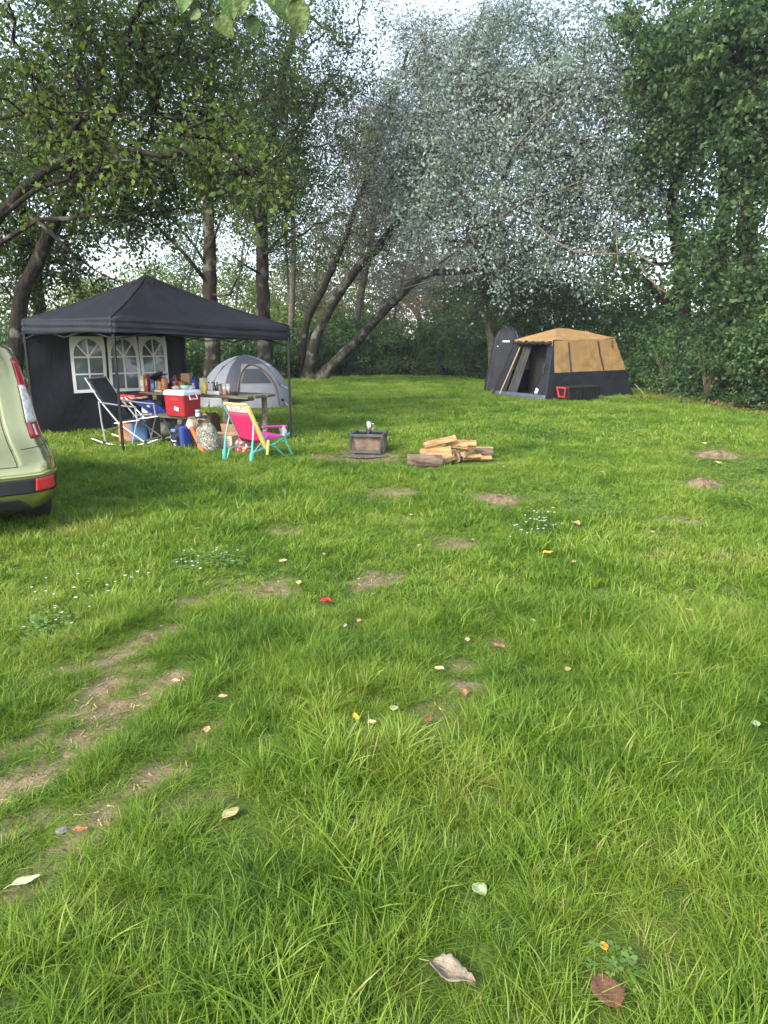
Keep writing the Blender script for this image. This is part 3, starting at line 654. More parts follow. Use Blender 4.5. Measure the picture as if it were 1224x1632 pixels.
# ================================================================ CAMP
# ---------------------------------------------------------------- materials of the camp
m_canopy = M('canopy_polyester', (.0075, .0085, .0130), .6, .3, 3, .35, 9, spec=.32)
m_blackm = M('black_steel', (.012, .012, .013), .65, .2, spec=.25)
m_white = M('white_plastic', (.62, .62, .64), .4, .06)
m_red = M('red_plastic', (.30, .012, .018), .45, .1, 5)
m_redl = M('bright_red_plastic', (.55, .03, .04), .35, .1)
m_black = M('black_plastic', (.014, .014, .015), .45, .2)
m_steel = M('brushed_steel', (.62, .61, .58), .25, .1, 8, metal=1)
m_alu = M('grey_tube', (.40, .40, .40), .4, .1, metal=.35)
m_wood = M('weathered_wood', (.14, .125, .085), .85, .45, 4, .5, 30, col2=(.26, .23, .165), stretch=(1, 9, 9))
m_mossw = M('mossy_wood', (.085, .085, .05), .9, .4, 4, .5, 30, col2=(.19, .175, .12), stretch=(1, 9, 9))
m_card = M('cardboard', (.36, .225, .12), .85, .12, 5)
m_paper = M('brown_paper', (.33, .22, .13), .9, .2, 6, .4, 9)
m_cream = M('cream_paper', (.58, .53, .41), .8, .06)
m_blue = M('blue_fabric', (.02, .045, .25), .7, .3, 6, .3)
m_bluep = M('blue_plastic', (.10, .21, .44), .35, .15, 5)
m_navy = M('navy_fabric', (.010, .014, .035), .8, .3, 6)
m_tarp = M('grey_tarp', (.20, .195, .17), .75, .35, 4, .6, 9)
m_orange = M('orange_plastic', (.70, .14, .03), .4, .1)
m_yellow = M('yellow_plastic', (.78, .50, .05), .4, .1)
m_amber = M('amber_glaze', (.45, .20, .05), .35, .35, 12)
m_maroon = M('maroon_film', (.16, .015, .025), .35, .35, 9, .3)
m_mint = M('mint_plastic', (.28, .62, .48), .4, .06)
m_tan = M('tan_carton', (.40, .33, .23), .7, .3, 14)
m_film = M('clear_bag', (.62, .63, .68), .25, .25, 9, .5)
m_glass = M('drinking_glass', (.85, .87, .88), .08, .02, trans=.45)
m_dglass = M('dark_glass', (.03, .02, .015), .12, .2, coat=.3)
def print_mat(name, base, cols, scale=22, rough=.6):
    """printed fabric: blotches of several colours on a base"""
    m, N, L, b = _new(name); tc = N.new('ShaderNodeTexCoord'); cur = None
    for i, c in enumerate(cols):
        vo = N.new('ShaderNodeTexVoronoi'); vo.inputs['Scale'].default_value = scale * (1 + .23 * i)
        mp = N.new('ShaderNodeMapping'); mp.inputs['Location'].default_value = (i * 3.7, i * 1.9, i * 2.3); L.new(tc.outputs['Object'], mp.inputs[0]); L.new(mp.outputs[0], vo.inputs['Vector'])
        rp = N.new('ShaderNodeValToRGB'); rp.color_ramp.interpolation = 'CONSTANT'; rp.color_ramp.elements[0].color = (1, 1, 1, 1); rp.color_ramp.elements[1].color = (0, 0, 0, 1); rp.color_ramp.elements[1].position = .36
        L.new(vo.outputs['Distance'], rp.inputs[0])
        mx = N.new('ShaderNodeMix'); mx.data_type = 'RGBA'; L.new(rp.outputs[0], mx.inputs['Factor']); mx.inputs['B'].default_value = (*c, 1)
        if cur is None: mx.inputs['A'].default_value = (*base, 1)
        else: L.new(cur, mx.inputs['A'])
        cur = mx.outputs['Result']
    L.new(cur, b.inputs['Base Color']); b.inputs['Roughness'].default_value = rough
    return m
m_floral = print_mat('floral_print', (.70, .66, .58), [(.25, .55, .48), (.70, .08, .07), (.75, .35, .10), (.72, .10, .30), (.75, .75, .72)], 26)
m_camo = print_mat('patterned_bag', (.15, .15, .125), [(.07, .11, .085), (.36, .36, .34), (.40, .16, .10), (.05, .05, .05), (.22, .30, .22)], 16)
m_pinkp = print_mat('pink_patterned_bag', (.45, .03, .10), [(.75, .6, .5), (.75, .5, .05), (.1, .02, .05)], 18)

# ---------------------------------------------------------------- pop-up canopy
A_ = G(197, 722); B_ = G(464, 699); L_ = Vector((-6.15, 12.5, 0)); K_ = L_ + (B_ - A_)
base = (A_ + B_ + L_ + K_) / 4
can = thing('popup_canopy', 'black pop-up canopy on four thin legs with one side wall', 'canopy', base)
lc = {k: v - base for k, v in dict(A=A_, B=B_, L=L_, K=K_).items()}
ez = dict(A=1.94, B=1.85, L=1.96, K=1.90)       # eave height at each corner
vz = dict(A=1.73, B=1.62, L=1.73, K=1.68)       # hem of the valance
out = {k: Vector((v.x * 1.012, v.y * 1.02, 0)) for k, v in lc.items()}
for k in 'ABLK':
    mb = MB(); p = lc[k]; mb.box((p.x, p.y, .9 + .0), (.034, .034, 1.86)); o = mb.build('leg', m_blackm, can)
    f = MB(); f.box((p.x, p.y, .012), (.11, .11, .014)); f.build('foot', m_blackm, o)
    s_ = MB(); s_.box((p.x, p.y, 1.62), (.05, .05, .10)); s_.build('slider', m_blackm, o)
peak = Vector((lc['A'].x * 0 - .02, -.05, 2.66))
edges = [('A', 'B'), ('B', 'K'), ('K', 'L'), ('L', 'A')]
for n_, (a, b2) in enumerate(edges):
    ea = out[a] + Vector((0, 0, ez[a])); eb = out[b2] + Vector((0, 0, ez[b2]))
    def roof(u, v, ea=ea, eb=eb):
        e = ea.lerp(eb, u); p = e.lerp(peak, v)
        sag = .055 * math.sin(math.pi * u) * (1 - v) * math.sin(math.pi * min(v * 1.3 + .12, 1))
        p.z -= sag + .05 * math.sin(math.pi * v) * (.4 + .6 * abs(2 * u - 1)); p.z += .006 * math.sin(u * 19 + v * 4)
        return p
    MB().grid(roof, 20, 14).build('roof_panel', m_canopy, can, smooth=True, solid=.003)
    MB().tube([roof(0, t) + Vector((0, 0, .006)) for t in np.linspace(0, 1, 12)], .009, 5).build('hip_seam', m_canopy, can, smooth=True)
    ha = out[a] * 1.004 + Vector((0, 0, vz[a])); hb = out[b2] * 1.004 + Vector((0, 0, vz[b2]))
    def val(u, v, ea=ea, eb=eb, ha=ha, hb=hb, k=n_):
        p = ha.lerp(hb, u).lerp(ea.lerp(eb, u), v); nrm = (eb - ea).cross(Vector((0, 0, 1))).normalized()
        p = p + nrm * (.009 * math.sin(u * 3.1 + v * 16 + k) * math.sin(math.pi * v) * 1.6 + .010 * math.sin(u * 23 + k) * (1 - v)); p.z += (.012 * math.sin(u * 7 + k)) * (1 - v); return p
    MB().grid(val, 34, 8).build('valance', m_canopy, can, smooth=True, solid=.003)
    t = MB(); pa, pb = lc[a] + Vector((0, 0, vz[a] + .16)), lc[b2] + Vector((0, 0, vz[b2] + .16)); md_ = (pa + pb) / 2
    t.tube([pa, md_ - Vector((0, 0, .22)), pb], .011, 6); t.tube([pa - Vector((0, 0, .24)), md_, pb - Vector((0, 0, .24))], .011, 6); t.build('truss_bar', m_blackm, can)
cp = MB(); q = peak
cp.grid(lambda u, v: q + Vector(((u - .5) * .40, (v - .5) * .40, .012 - .36 * max(abs(u - .5), abs(v - .5)) ** 1.2)), 8, 8); cp.build('vent_cap', m_canopy, can, solid=.003)
# side wall from L to K
wa, wb = lc['L'] * 1.0, lc['K'] * 1.0
wdir = (wb - wa); wlen = wdir.length; wn = Vector((wdir.y, -wdir.x, 0)).normalized()
def wallpt(s, z, off=0.0):
    u = s / wlen; rip = .016 * math.sin(u * 9 + z * 2.2) + .010 * math.sin(u * 17 - z * 5 + 1) + .012 * math.sin(z * 4 + u * 6)
    return wa + wdir * u + Vector((0, 0, z)) + wn * (off + rip * min(1, z * 1.5 + .2))
ztop = 1.76
MB().grid(lambda u, v: wallpt(u * wlen, -.01 + v * (ztop + .01)), 60, 24).build('side_wall', m_canopy, can, smooth=True)
def s_at(px):   # place along the wall that is seen at a pixel column
    best = min(range(401), key=lambda i: abs((lambda p: 612 + F * p.x / (p.y * CP + (H - p.z) * SP))(wa + base + wdir * (i / 400) + Vector((0, 0, 1.2))) - px)); return best / 400 * wlen
m_pane = M('vinyl_pane', (.085, .11, .125), .10, .35, 2.5, .7, 5, coat=.8, spec=.7)
for k, (pa, pb) in enumerate(((113, 168), (172, 222), (223, 267))):
    s0, s1 = s_at(pa), s_at(pb); z0, z1 = .70, 1.695; fw = .055; sp = 1.36 ; cx = (s0 + s1) / 2
    hw = (s1 - s0) / 2 - fw
    inner = [(s0 + fw, z0 + fw)] + [(s0 + fw, z0 + fw + (sp - z0 - fw) * t) for t in (.33, .66)]
    arch = [(cx - hw * math.cos(t), sp + (z1 - fw * .9 - sp) * math.sin(t)) for t in np.linspace(0, math.pi, 13)]
    inner += arch + [(s1 - fw, z0 + fw + (sp - z0 - fw) * t) for t in (.66, .33)] + [(s1 - fw, z0 + fw)]
    def outer(p):
        x, z = p
        if z > sp:
            dx, dz = x - cx, max(z - sp, 1e-4); t = min(((s1 - s0) / 2) / max(abs(dx), 1e-6), (z1 - sp) / dz); return (cx + dx * t, sp + dz * t)
        return (s0 if x < cx else s1, z if z > z0 + fw + 1e-4 else z0)
    fr = MB(); n_ = len(inner)
    for off in (.014, .022): fr.v.extend([tuple(wallpt(*p, off)) for p in inner] + [tuple(wallpt(*outer(p), off)) for p in inner])
    for i in range(n_):
        j = (i + 1) % n_
        fr.f.append((2 * n_ + i, 2 * n_ + j, 3 * n_ + j, 3 * n_ + i)); fr.f.append((2 * n_ + i, 2 * n_ + j, j, i))
    fo = fr.build('window_frame', m_white, can)
    pn = MB(); pn.grid(lambda u, v: wallpt(s0 + .01 + (s1 - s0 - .02) * u, z0 + .01 + (z1 - z0 - .02) * v, .008), 10, 14); pn.build('pane', m_pane, fo, smooth=True)
    def bar(p, q_, wd=.026, nm='muntin'):
        t = MB(); n2 = 6
        dx, dz = q_[0] - p[0], q_[1] - p[1]; l_ = math.hypot(dx, dz); ox, oz = -dz / l_ * wd / 2, dx / l_ * wd / 2
        for off in (.010, .020):
            for i in range(n2 + 1):
                x, z = p[0] + dx * i / n2, p[1] + dz * i / n2; t.v.append(tuple(wallpt(x - ox, z - oz, off))); t.v.append(tuple(wallpt(x + ox, z + oz, off)))
        for i in range(n2):
            a = 2 * i; c = a + 2 * (n2 + 1); t.f += [(c, c + 1, c + 3, c + 2), (a, a + 2, c + 2, c), (a + 1, c + 1, c + 3, a + 3)]
        t.build(nm, m_white, fo)
    bar((cx, z0 + fw), (cx, z1 - fw)); bar((s0 + fw, sp - .03), (s1 - fw, sp - .03)); bar((s0 + fw, 1.03), (s1 - fw, 1.03))
    for sg in (-1, 1): bar((cx, sp - .03), (cx + sg * hw * .72, sp + (z1 - fw - sp) * .68))

# ---------------------------------------------------------------- picnic table and bench (axis runs right and nearer)
tl, tr = G(222, 624, .75), G(396, 632, .75); ax = (tr - tl); ax.z = 0; TL = ax.length; rz_t = math.atan2(ax.y, ax.x)
def on_table(u, v, z=.75):     # u along the table 0..TL, v across away from the camera
    p = Vector((tl.x, tl.y, 0)) + Rz(rz_t) @ Vector((u, v, 0)); p.z = z; return p
def u_at(px, v=.15, z=.8):
    us = [i / 200 * TL for i in range(-20, 221)]
    return min(us, key=lambda u: abs((lambda p: 612 + F * p.x / (p.y * CP + (H - p.z) * SP))(on_table(u, v, z)) - px))
tb = thing('picnic_table', 'weathered wooden picnic table crowded with groceries under the canopy', 'table', (tl.x, tl.y, 0), rz_t)
for i in range(5): MB().box((TL / 2 + (.02 if i % 2 else -.02), .075 + i * .152, .725), (TL + (.03 if i == 2 else 0), .142, .045)).build('plank', m_mossw, tb, bevel=.004)
for u in (.32, TL - .50):
    MB().box((u, .38, .66), (.09, .70, .085)).build('crossbeam', m_wood, tb)
for u, v in ((.32, .12), (.32, .64), (TL - .58, .10), (TL - .16, .62)):
    MB().tube([(u, v, -.03), (u, v, .70)], .048, 10).build('leg', m_wood, tb)
bn = thing('bench', 'low weathered bench with wooden blocks for legs carrying the red cooler', 'bench', on_table(0, -.42, 0), rz_t)
bu0, bu1 = u_at(232, -.4, .45), u_at(324, -.4, .45)
for i in range(2): MB().box(((bu0 + bu1) / 2, -.10 + i * .16, .425), (bu1 - bu0, .15, .045)).build('plank', m_mossw, bn, bevel=.004)
for u in (bu0 + .18, bu1 - .35): MB().box((u, -.02, .2), (.10, .26, .40)).build('leg', m_wood, bn, bevel=.006)

# ---------------------------------------------------------------- red cooler on the bench
pc = on_table(u_at(293, -.45, .6), -.47, .449)
ck = thing('cooler', 'red hard cooler with white lid standing on the bench', 'cooler', pc, rz_t - rad(5))
def taper_box(mb, w0, d0, w1, d1, z0, z1, r=.03, n=4):
    rings = []
    for w_, d_, z in ((w0, d0, z0), (w1, d1, z1)):
        ring = []
        for cx, cy, a0 in ((1, 1, 0), (-1, 1, 90), (-1, -1, 180), (1, -1, 270)):
            for i in range(n + 1):
                a = rad(a0 + 90 * i / n); ring.append((cx * (w_ / 2 - r) + r * math.cos(a), cy * (d_ / 2 - r) + r * math.sin(a), z))
        rings.append(ring)
    k = len(rings[0]); mb.add(rings[0] + rings[1], [(i, (i + 1) % k, k + (i + 1) % k, k + i) for i in range(k)] + [tuple(range(k - 1, -1, -1)), tuple(range(k, 2 * k))]); return mb
cw, cd = .48, .40
taper_box(MB(), cw - .05, cd - .05, cw - .02, cd - .02, 0, .33).build('body', m_red, ck, bevel=.006)
lid = MB(); taper_box(lid, cw, cd, cw, cd, .332, .375); taper_box(lid, cw, cd, cw - .05, cd - .05, .375, .41); lo_ = lid.build('lid', m_white, ck, bevel=.006)
for sx in (-1, 1):
    h_ = MB(); h_.tube([(sx * (cw / 2 - .004), -.075, .33), (sx * (cw / 2 + .022), -.075, .27), (sx * (cw / 2 + .022), .075, .27), (sx * (cw / 2 - .004), .075, .33)], .011, 8); h_.build('handle', m_white, ck)
    g_ = MB(); g_.box((sx * (cw / 2 - .012), 0, .275), (.02, .15, .05), bev=.008); g_.build('grip', m_redl, ck)
for sy in (-1, 1):
    g_ = MB(); g_.box((.02, sy * (cd / 2 - .012), .265), (.16, .016, .035), bev=.006); g_.build('grip', m_redl, ck)
    g_ = MB(); g_.box((.05, sy * (cd / 2 - .020), .12), (.10, .012, .06), Ry(rad(12))); g_.build('sticker', M('sticker', (.60, .62, .64), .5, .35, 30), ck)

# ---------------------------------------------------------------- things on the table: each one its own object
def item(name, label, cat, px, v, build, z=.7495, group=None, rz=None, zz=None):
    u = u_at(px, v, .85); o = thing(name, label, cat, on_table(u, v, z if zz is None else zz), rz_t + (random.uniform(-.3, .3) if rz is None else rz), group)
    build(o); return o
def carton(w_, d_, h, mat, band=None):
    def f(o):
        MB().box((0, 0, h / 2), (w_, d_, h)).build('carton', mat, o, bevel=.003)
        if band: MB().box((0, -d_ / 2 - .001, h * .55), (w_ * .8, .003, h * .4)).build('printed_panel', band, o)
        MB().box((0, 0, h + .002), (w_ * .96, d_ * .5, .003)).build('flap', mat, o)
    return f
def bottle(r_, h, mat, cap):
    def f(o):
        MB().lathe([(r_ * .9, 0), (r_, .01), (r_, h * .62), (r_ * .8, h * .72), (r_ * .42, h * .80), (r_ * .42, h * .88)], n=14).build('bottle', mat, o, smooth=True)
        MB().lathe([(r_ * .5, h * .88), (r_ * .5, h), (r_ * .4, h)], n=12).build('cap', cap, o)
    return f
def jar(r_, h, mat, cap):
    def f(o):
        MB().lathe([(r_ * .92, 0), (r_, .008), (r_, h * .82), (r_ * .88, h * .88)], n=16).build('jar', mat, o, smooth=True)
        MB().lathe([(r_ * .95, h * .86), (r_ * .95, h), (r_ * .9, h)], n=16).build('cap', cap, o)
    return f
def bag(w_, d_, h, mat, seed, tie=None, nm='bag'):
    def f(o):
        r = random.Random(seed); mb = MB(); n, m_ = 18, 9; vs = []
        ph = [r.uniform(0, 6) for _ in range(6)]
        for j in range(m_ + 1):
            t = j / m_; prof = (1 - .25 * t ** 2) * (1 if t < .85 else 1 - (t - .85) * 2.2)
            for i in range(n):
                a = 2 * math.pi * i / n; ca, sa = math.cos(a), math.sin(a)
                q = (abs(ca) ** 4 + abs(sa) ** 4) ** -.25
                k = 1 + .10 * math.sin(3 * a + ph[0] + 3 * t) + .07 * math.sin(7 * a + ph[1] - 5 * t) + .05 * math.sin(11 * a + 9 * t + ph[2])
                vs.append((ca * q * w_ / 2 * prof * k, sa * q * d_ / 2 * prof * k, h * t + .06 * h * math.sin(2 * a + ph[3]) * t))
        fs = [(j * n + i, j * n + (i + 1) % n, (j + 1) * n + (i + 1) % n, (j + 1) * n + i) for j in range(m_) for i in range(n)] + [tuple(range(n - 1, -1, -1)), tuple(range(m_ * n, m_ * n + n))]
        mb.add(vs, fs).build(nm, mat, o, smooth=True)
        if tie: MB().box((w_ * .1, -d_ * .46, h * .5), (w_ * .4, .01, h * .25), Rx(.15)).build('printed_label', tie, o)
    return f
def tumbler(r_, h, mat):
    def f(o):
        MB().lathe([(r_ * .8, 0), (r_, h), (r_ * .93, h), (r_ * .72, .012), (.001, .012)], n=16).build('glass', mat, o, smooth=True)
    return f
item('food_carton', 'tall cream carton at the left end of the picnic table', 'carton', 229, .12, carton(.10, .07, .27, m_tan, m_cream))
item('food_carton', 'tall red carton beside the cream one on the picnic table', 'carton', 236, .14, carton(.07, .06, .29, m_red, m_tan))
item('food_carton', 'narrow blue carton between red carton and orange jar', 'carton', 245, .11, carton(.075, .06, .19, m_blue, m_bluep))
item('food_carton', 'slim tan carton right of the blue carton', 'carton', 250, .13, carton(.035, .06, .18, m_tan))
item('snack_bag', 'crumpled orange and tan snack bag beside the amber jar', 'bag', 255, .16, bag(.12, .08, .19, m_amber, 1, m_tan))
item('food_jar', 'big amber plastic jar on the picnic table', 'jar', 263, .16, jar(.055, .23, m_amber, m_orange))
item('frying_pan', 'black pan lying over the cartons at the back of the table', 'pan', 252, .36, lambda o: (MB().lathe([(.10, 0), (.13, .04), (.125, .04), (.09, .008)], (0, 0, .24), 18, Rx(.5)).build('pan', m_black, o), MB().tube([(.12, 0, .27), (.3, .02, .30)], .012, 6).build('handle', m_black, o), MB().box((0, 0, .12), (.12, .12, .24)).build('stand', m_black, o)))
item('food_tray', 'flat pale tan tray on the near table edge', 'tray', 254, .07, lambda o: MB().box((0, 0, .02), (.17, .10, .04), bev=.01).build('tray', m_tan, o))
item('snack_bag', 'large shiny maroon snack bag leaning among the groceries', 'bag', 282, .40, bag(.2, .13, .28, m_maroon, 3, m_white))
item('snack_bag', 'small purple snack bag lying beside the maroon one', 'bag', 272, .30, bag(.12, .1, .14, m_maroon, 4))
item('snack_bag', 'orange chip bag in front of the small cardboard box', 'bag', 289, .26, bag(.14, .08, .19, M('orange_film', (.48, .14, .03), .35, .3, 9), 5))
item('cardboard_box', 'upright brown cardboard box on the picnic table', 'box', 299, .42, carton(.17, .12, .31, m_card), rz=.2)
item('snack_bag', 'royal blue and white packet between cardboard box and cream paper block', 'bag', 310, .30, bag(.15, .08, .26, m_blue, 6, m_white))
item('snack_bag', 'pale clear plastic bag slumped behind the cooler lid', 'bag', 304, .12, bag(.16, .12, .13, m_film, 7))
item('paper_block', 'cream block of paper towels on the table', 'paper towels', 325, .34, lambda o: (MB().lathe([(.02, 0), (.068, 0), (.068, .25), (.02, .25)], n=18).build('roll', m_cream, o, smooth=False), MB().tube([(0, 0, 0), (0, 0, .27)], .018, 8).build('core', m_card, o)))
item('squeeze_bottle', 'bright yellow squeeze bottle on the table', 'bottle', 327, .10, bottle(.034, .21, m_yellow, m_yellow))
for k, (px, mt, lb) in enumerate(((333, m_film, 'clear sauce bottle with black cap next to the yellow bottle'), (338, m_film, 'second clear sauce bottle with black cap, beside a dark one'), (342, m_dglass, 'dark sauce bottle behind the white tray'), (346, m_dglass, 'dark sauce bottle beside the tan spice jar'))):
    item('sauce_bottle', lb, 'bottle', px, .17, bottle(.026, .20, mt, m_black), group='sauce bottles on the picnic table')
item('spice_jar', 'tan spice jar with black lid behind the white tray', 'jar', 350, .15, jar(.026, .17, m_tan, m_black))
item('utensil_tray', 'long white tray on the table in front of the sauce bottles', 'tray', 341, .08, lambda o: (MB().box((0, 0, .03), (.25, .075, .06), bev=.008).build('tray', m_white, o), MB().box((0, 0, .061), (.22, .055, .004)).build('lining', m_tan, o)), rz=0)
for px, v, lb in ((354, .20, 'tall clear drinking glass next to the tan spice jar'), (358, .14, 'tall clear drinking glass behind the terracotta-coloured jar'), (363.5, .13, 'tall clear drinking glass nearest the dark round lid')):
    item('drinking_glass', lb, 'glass', px, v, tumbler(.034, .18, m_glass), group='drinking glasses on the picnic table')
item('food_jar', 'small terracotta-coloured jar in front of the drinking glasses', 'jar', 358, .06, jar(.038, .075, M('terracotta', (.36, .10, .05), .5, .2), m_orange))
item('pot_lid', 'small dark round lid at the table end', 'lid', 374, .12, lambda o: MB().lathe([(.05, 0), (.055, .02), (.03, .04), (.012, .045), (.012, .06)], n=16).build('lid', m_black, o))
# on the cooler lid
bo = thing('plastic_bowl', 'mint green bowl on the white cooler lid', 'bowl', pc + Vector((.03, .08, .411)))
MB().lathe([(.035, 0), (.06, .02), (.075, .06), (.07, .06), (.05, .02), (.001, .01)], n=18).build('bowl', m_mint, bo, smooth=True)
fo_ = thing('bread_roll', 'pale tan bread lying on the cooler lid', 'bread', pc + Vector((-.12, .10, .411)))
MB().lathe([(.03, 0), (.06, .01), (.065, .03), (.04, .05), (.001, .056)], n=14).build('loaf', m_tan, fo_, smooth=True)
cn = thing('drink_can', 'white and blue can on the bench beside the cooler', 'can', on_table(u_at(317, -.5, .5), -.52, .4485)); jar(.038, .12, m_white, m_steel)(cn); MB().lathe([(.0385, .06), (.0385, .09)], n=16).build('printed_band', m_bluep, cn)
# ---------------------------------------------------------------- left of the table
st = D(206, 640, 12.3); sx = thing('folding_table', 'small black folding table under the red camp stove', 'table', (st.x, 12.3, 0), rz_t)
MB().box((0, 0, .60), (.62, .40, .02)).build('tabletop', m_black, sx)
for i in (-1, 1):
    for j in (-1, 1): MB().tube([(i * .27, j * .16, -.02), (i * .27, j * .16, .59)], .011, 6).build('leg', m_blackm, sx)
stv = thing('camp_stove', 'red metal camp stove with black grate on a folding table', 'stove', (st.x + .02, 12.3, .611), rz_t)
MB().box((0, 0, .06), (.56, .32, .12), bev=.01).build('case', m_red, stv)
for i in range(7): MB().tube([(-.22 + i * .073, -.13, .128), (-.22 + i * .073, .13, .128)], .006, 5).build('grate_bar', m_black, stv)
for i in (-1, 1): MB().lathe([(.02, 0), (.06, .01), (.06, .022), (.02, .03)], (i * .13, 0, .118), 14).build('burner', m_black, stv)
MB().box((-.05, -.163, .06), (.10, .004, .03)).build('label_plate', m_white, stv)
# folded blue chair slumped by the table
bc = D(236, 655, 12.0); b0 = thing('folding_chair', 'slumped blue folding chair with a tan headrest beside the table', 'chair', (bc.x, 12.0, 0), rz_t)
def sling(pts, wd, nm, mat, parent, th=.006, n=10):
    P_ = [Vector(p) for p in pts]
    def fn(u, v):
        t = u * (len(P_) - 1); i = min(int(t), len(P_) - 2); p = P_[i].lerp(P_[i + 1], t - i); return p + Vector((0, (v - .5) * wd, -.012 * math.sin(math.pi * v)))
    MB().grid(fn, n, 6).build(nm, mat, parent, smooth=True, solid=th)
sling([(-.22, 0, .66), (-.05, 0, .62), (.12, 0, .54), (.30, 0, .44)], .42, 'seat_cloth', m_blue, b0)
sling([(-.30, 0, .70), (-.24, 0, .72), (-.14, 0, .68)], .40, 'headrest', m_tan, b0)
for sy in (-1, 1):
    MB().tube([(-.28, sy * .21, .70), (.10, sy * .21, .40), (.30, sy * .21, -.02)], .011, 6).build('leg', m_alu, b0)
    MB().tube([(.31, sy * .21, .45), (.05, sy * .21, .42), (-.22, sy * .21, -.02)], .011, 6).build('leg', m_alu, b0)
# blue jug, cardboard, tarp, white bag
jp = G(215, 706); jg = thing('water_jug', 'square blue plastic water jug on the grass under the table end', 'jug', (jp.x, jp.y + .25, 0), .25)
MB().box((0, 0, .19), (.27, .25, .36), bev=.035).build('body', m_bluep, jg, smooth=False); MB().tube([(-.08, 0, .36), (-.07, 0, .42), (.07, 0, .42), (.08, 0, .36)], .014, 8).build('handle', m_bluep, jg); MB().lathe([(.03, 0), (.03, .04), (.024, .04)], (.09, -.08, .365), 12).build('cap', m_white, jg)
jp = G(193, 706); bx_ = thing('cardboard_box', 'orange-brown cardboard box standing beside the blue jug', 'box', (jp.x, jp.y + .25, 0), .1); carton(.2, .16, .30, M('orange_card', (.42, .19, .09), .8, .15))(bx_)
tp = G(252, 695); tarp = thing('ground_tarp', 'crumpled grey tarp heaped on the ground under the bench', 'tarp', (tp.x, tp.y + .3, 0), rz_t); bag(.62, .42, .22, m_tarp, 21, nm='cloth')(tarp)
wp = on_table(u_at(236, -.42, .45), -.45, .4485); wbg = thing('plastic_bag', 'small white plastic bag on the left end of the bench', 'bag', wp, rz_t); bag(.16, .12, .12, m_white, 22)(wbg)
# backpack
bk = G(286, 716); bp_ = thing('backpack', 'blue and black backpack standing on the grass', 'backpack', (bk.x, bk.y + .12, 0), rz_t - .2)
bag(.24, .20, .36, m_navy, 31, nm='body')(bp_); MB().box((.09, .02, .18), (.10, .19, .34), bev=.04).build('side_panel', m_blue, bp_); MB().box((-.02, -.10, .12), (.17, .06, .17), bev=.03).build('pocket', m_navy, bp_)
MB().box((-.03, -.105, .28), (.09, .03, .05), Rz(.3), bev=.01).build('badge', m_bluep, bp_); MB().tube([(-.11, -.11, .16), (-.02, -.14, .12), (.06, -.13, .13)], .008, 5).build('strap', m_white, bp_); MB().tube([(-.03, .0, .36), (-.02, .0, .40), (.04, .0, .40), (.05, 0, .36)], .008, 6).build('handle', m_navy, bp_)
for i in range(5):
    a_ = i * 1.2566; MB().box((.02 + .02 * math.cos(a_), -.134, .06 + .02 * math.sin(a_)), (.016, .004, .016)).build('emblem_dot', m_white, bp_)
# paper bags and the rest in front of the bench
pb = G(303, 714); o = thing('paper_bag', 'brown paper grocery bag standing behind the orange bat', 'bag', (pb.x, pb.y + .2, 0), rz_t); bag(.24, .18, .42, m_paper, 41)(o)
pb = G(313, 708); o = thing('paper_bag', 'crumpled brown paper bag under the cooler bench', 'bag', (pb.x + .05, pb.y + .25, 0), rz_t); bag(.26, .2, .46, m_paper, 42)(o)
pb = G(330, 722); o = thing('tote_bag', 'overstuffed patterned grey-green tote bag on the grass', 'bag', (pb.x, pb.y + .12, 0), rz_t); bag(.34, .24, .42, m_camo, 43)(o); MB().tube([(-.10, -.1, .40), (-.07, -.12, .50), (.06, -.12, .50), (.10, -.1, .40)], .010, 6).build('handle', m_camo, o)
pa, pb2 = D(303, 678, 10.95), G(326, 724); o = thing('plastic_bat', 'long orange plastic bat leaning on the paper bag', 'bat', (pb2.x, pb2.y, 0))
dv = pa - pb2; MB().tube([Vector((0, 0, 0)), dv * .15, dv * .6, dv * .92], [.022, .026, .036, .03], 10).build('barrel', m_orange, o, smooth=True); MB().tube([dv * .92, dv * .97, dv * 1.08], [.045, .055, .04], 10).build('head', m_white, o, smooth=True)
pb = G(358, 718); o = thing('cardboard_box', 'open white-printed cardboard box on the grass behind the pink chair', 'box', (pb.x, pb.y + .15, 0), rz_t + .15)
w_, d_, h_ = .36, .28, .22
for nm, c, dm in (('front_side', (0, -d_ / 2, h_ / 2), (w_, .006, h_)), ('back_side', (0, d_ / 2, h_ / 2), (w_, .006, h_)), ('left_side', (-w_ / 2, 0, h_ / 2), (.006, d_ - .014, h_)), ('right_side', (w_ / 2, 0, h_ / 2), (.006, d_ - .014, h_)), ('bottom', (0, 0, .006), (w_ - .02, d_ - .02, .006))):
    MB().box(c, dm).build(nm, m_cream if nm == 'front_side' else m_card, o)
for i in range(6): MB().box((0, -d_ / 2 - .0045, .04 + i * .026), (w_ * .9, .003, .006)).build('printed_line', M('print_brown', (.40, .20, .15), .8, .1), o)
MB().box((0, d_ / 2 + .03, h_ + .07), (w_, .006, .16), Rx(.35)).build('flap', m_card, o); MB().box((0, -d_ / 2 + .09, h_ + .02), (w_ * .97, .18, .006), Rx(.12)).build('flap', m_card, o); MB().box((-w_ / 2 - .05, 0, h_ - .03), (.12, d_, .006), Ry(-.6)).build('flap', M('orange_flap', (.62, .20, .10), .7, .1), o)
pb = G(356, 700); o = thing('snack_bag', 'bright red bag on the grass beneath the table end', 'bag', (pb.x + .1, pb.y + .3, 0)); bag(.18, .14, .22, m_redl, 45)(o)
pb = G(386, 722); o = thing('gift_bag', 'pink patterned bag on the grass under the pink chair', 'bag', (pb.x, pb.y + .1, 0)); bag(.24, .18, .20, m_pinkp, 46)(o)
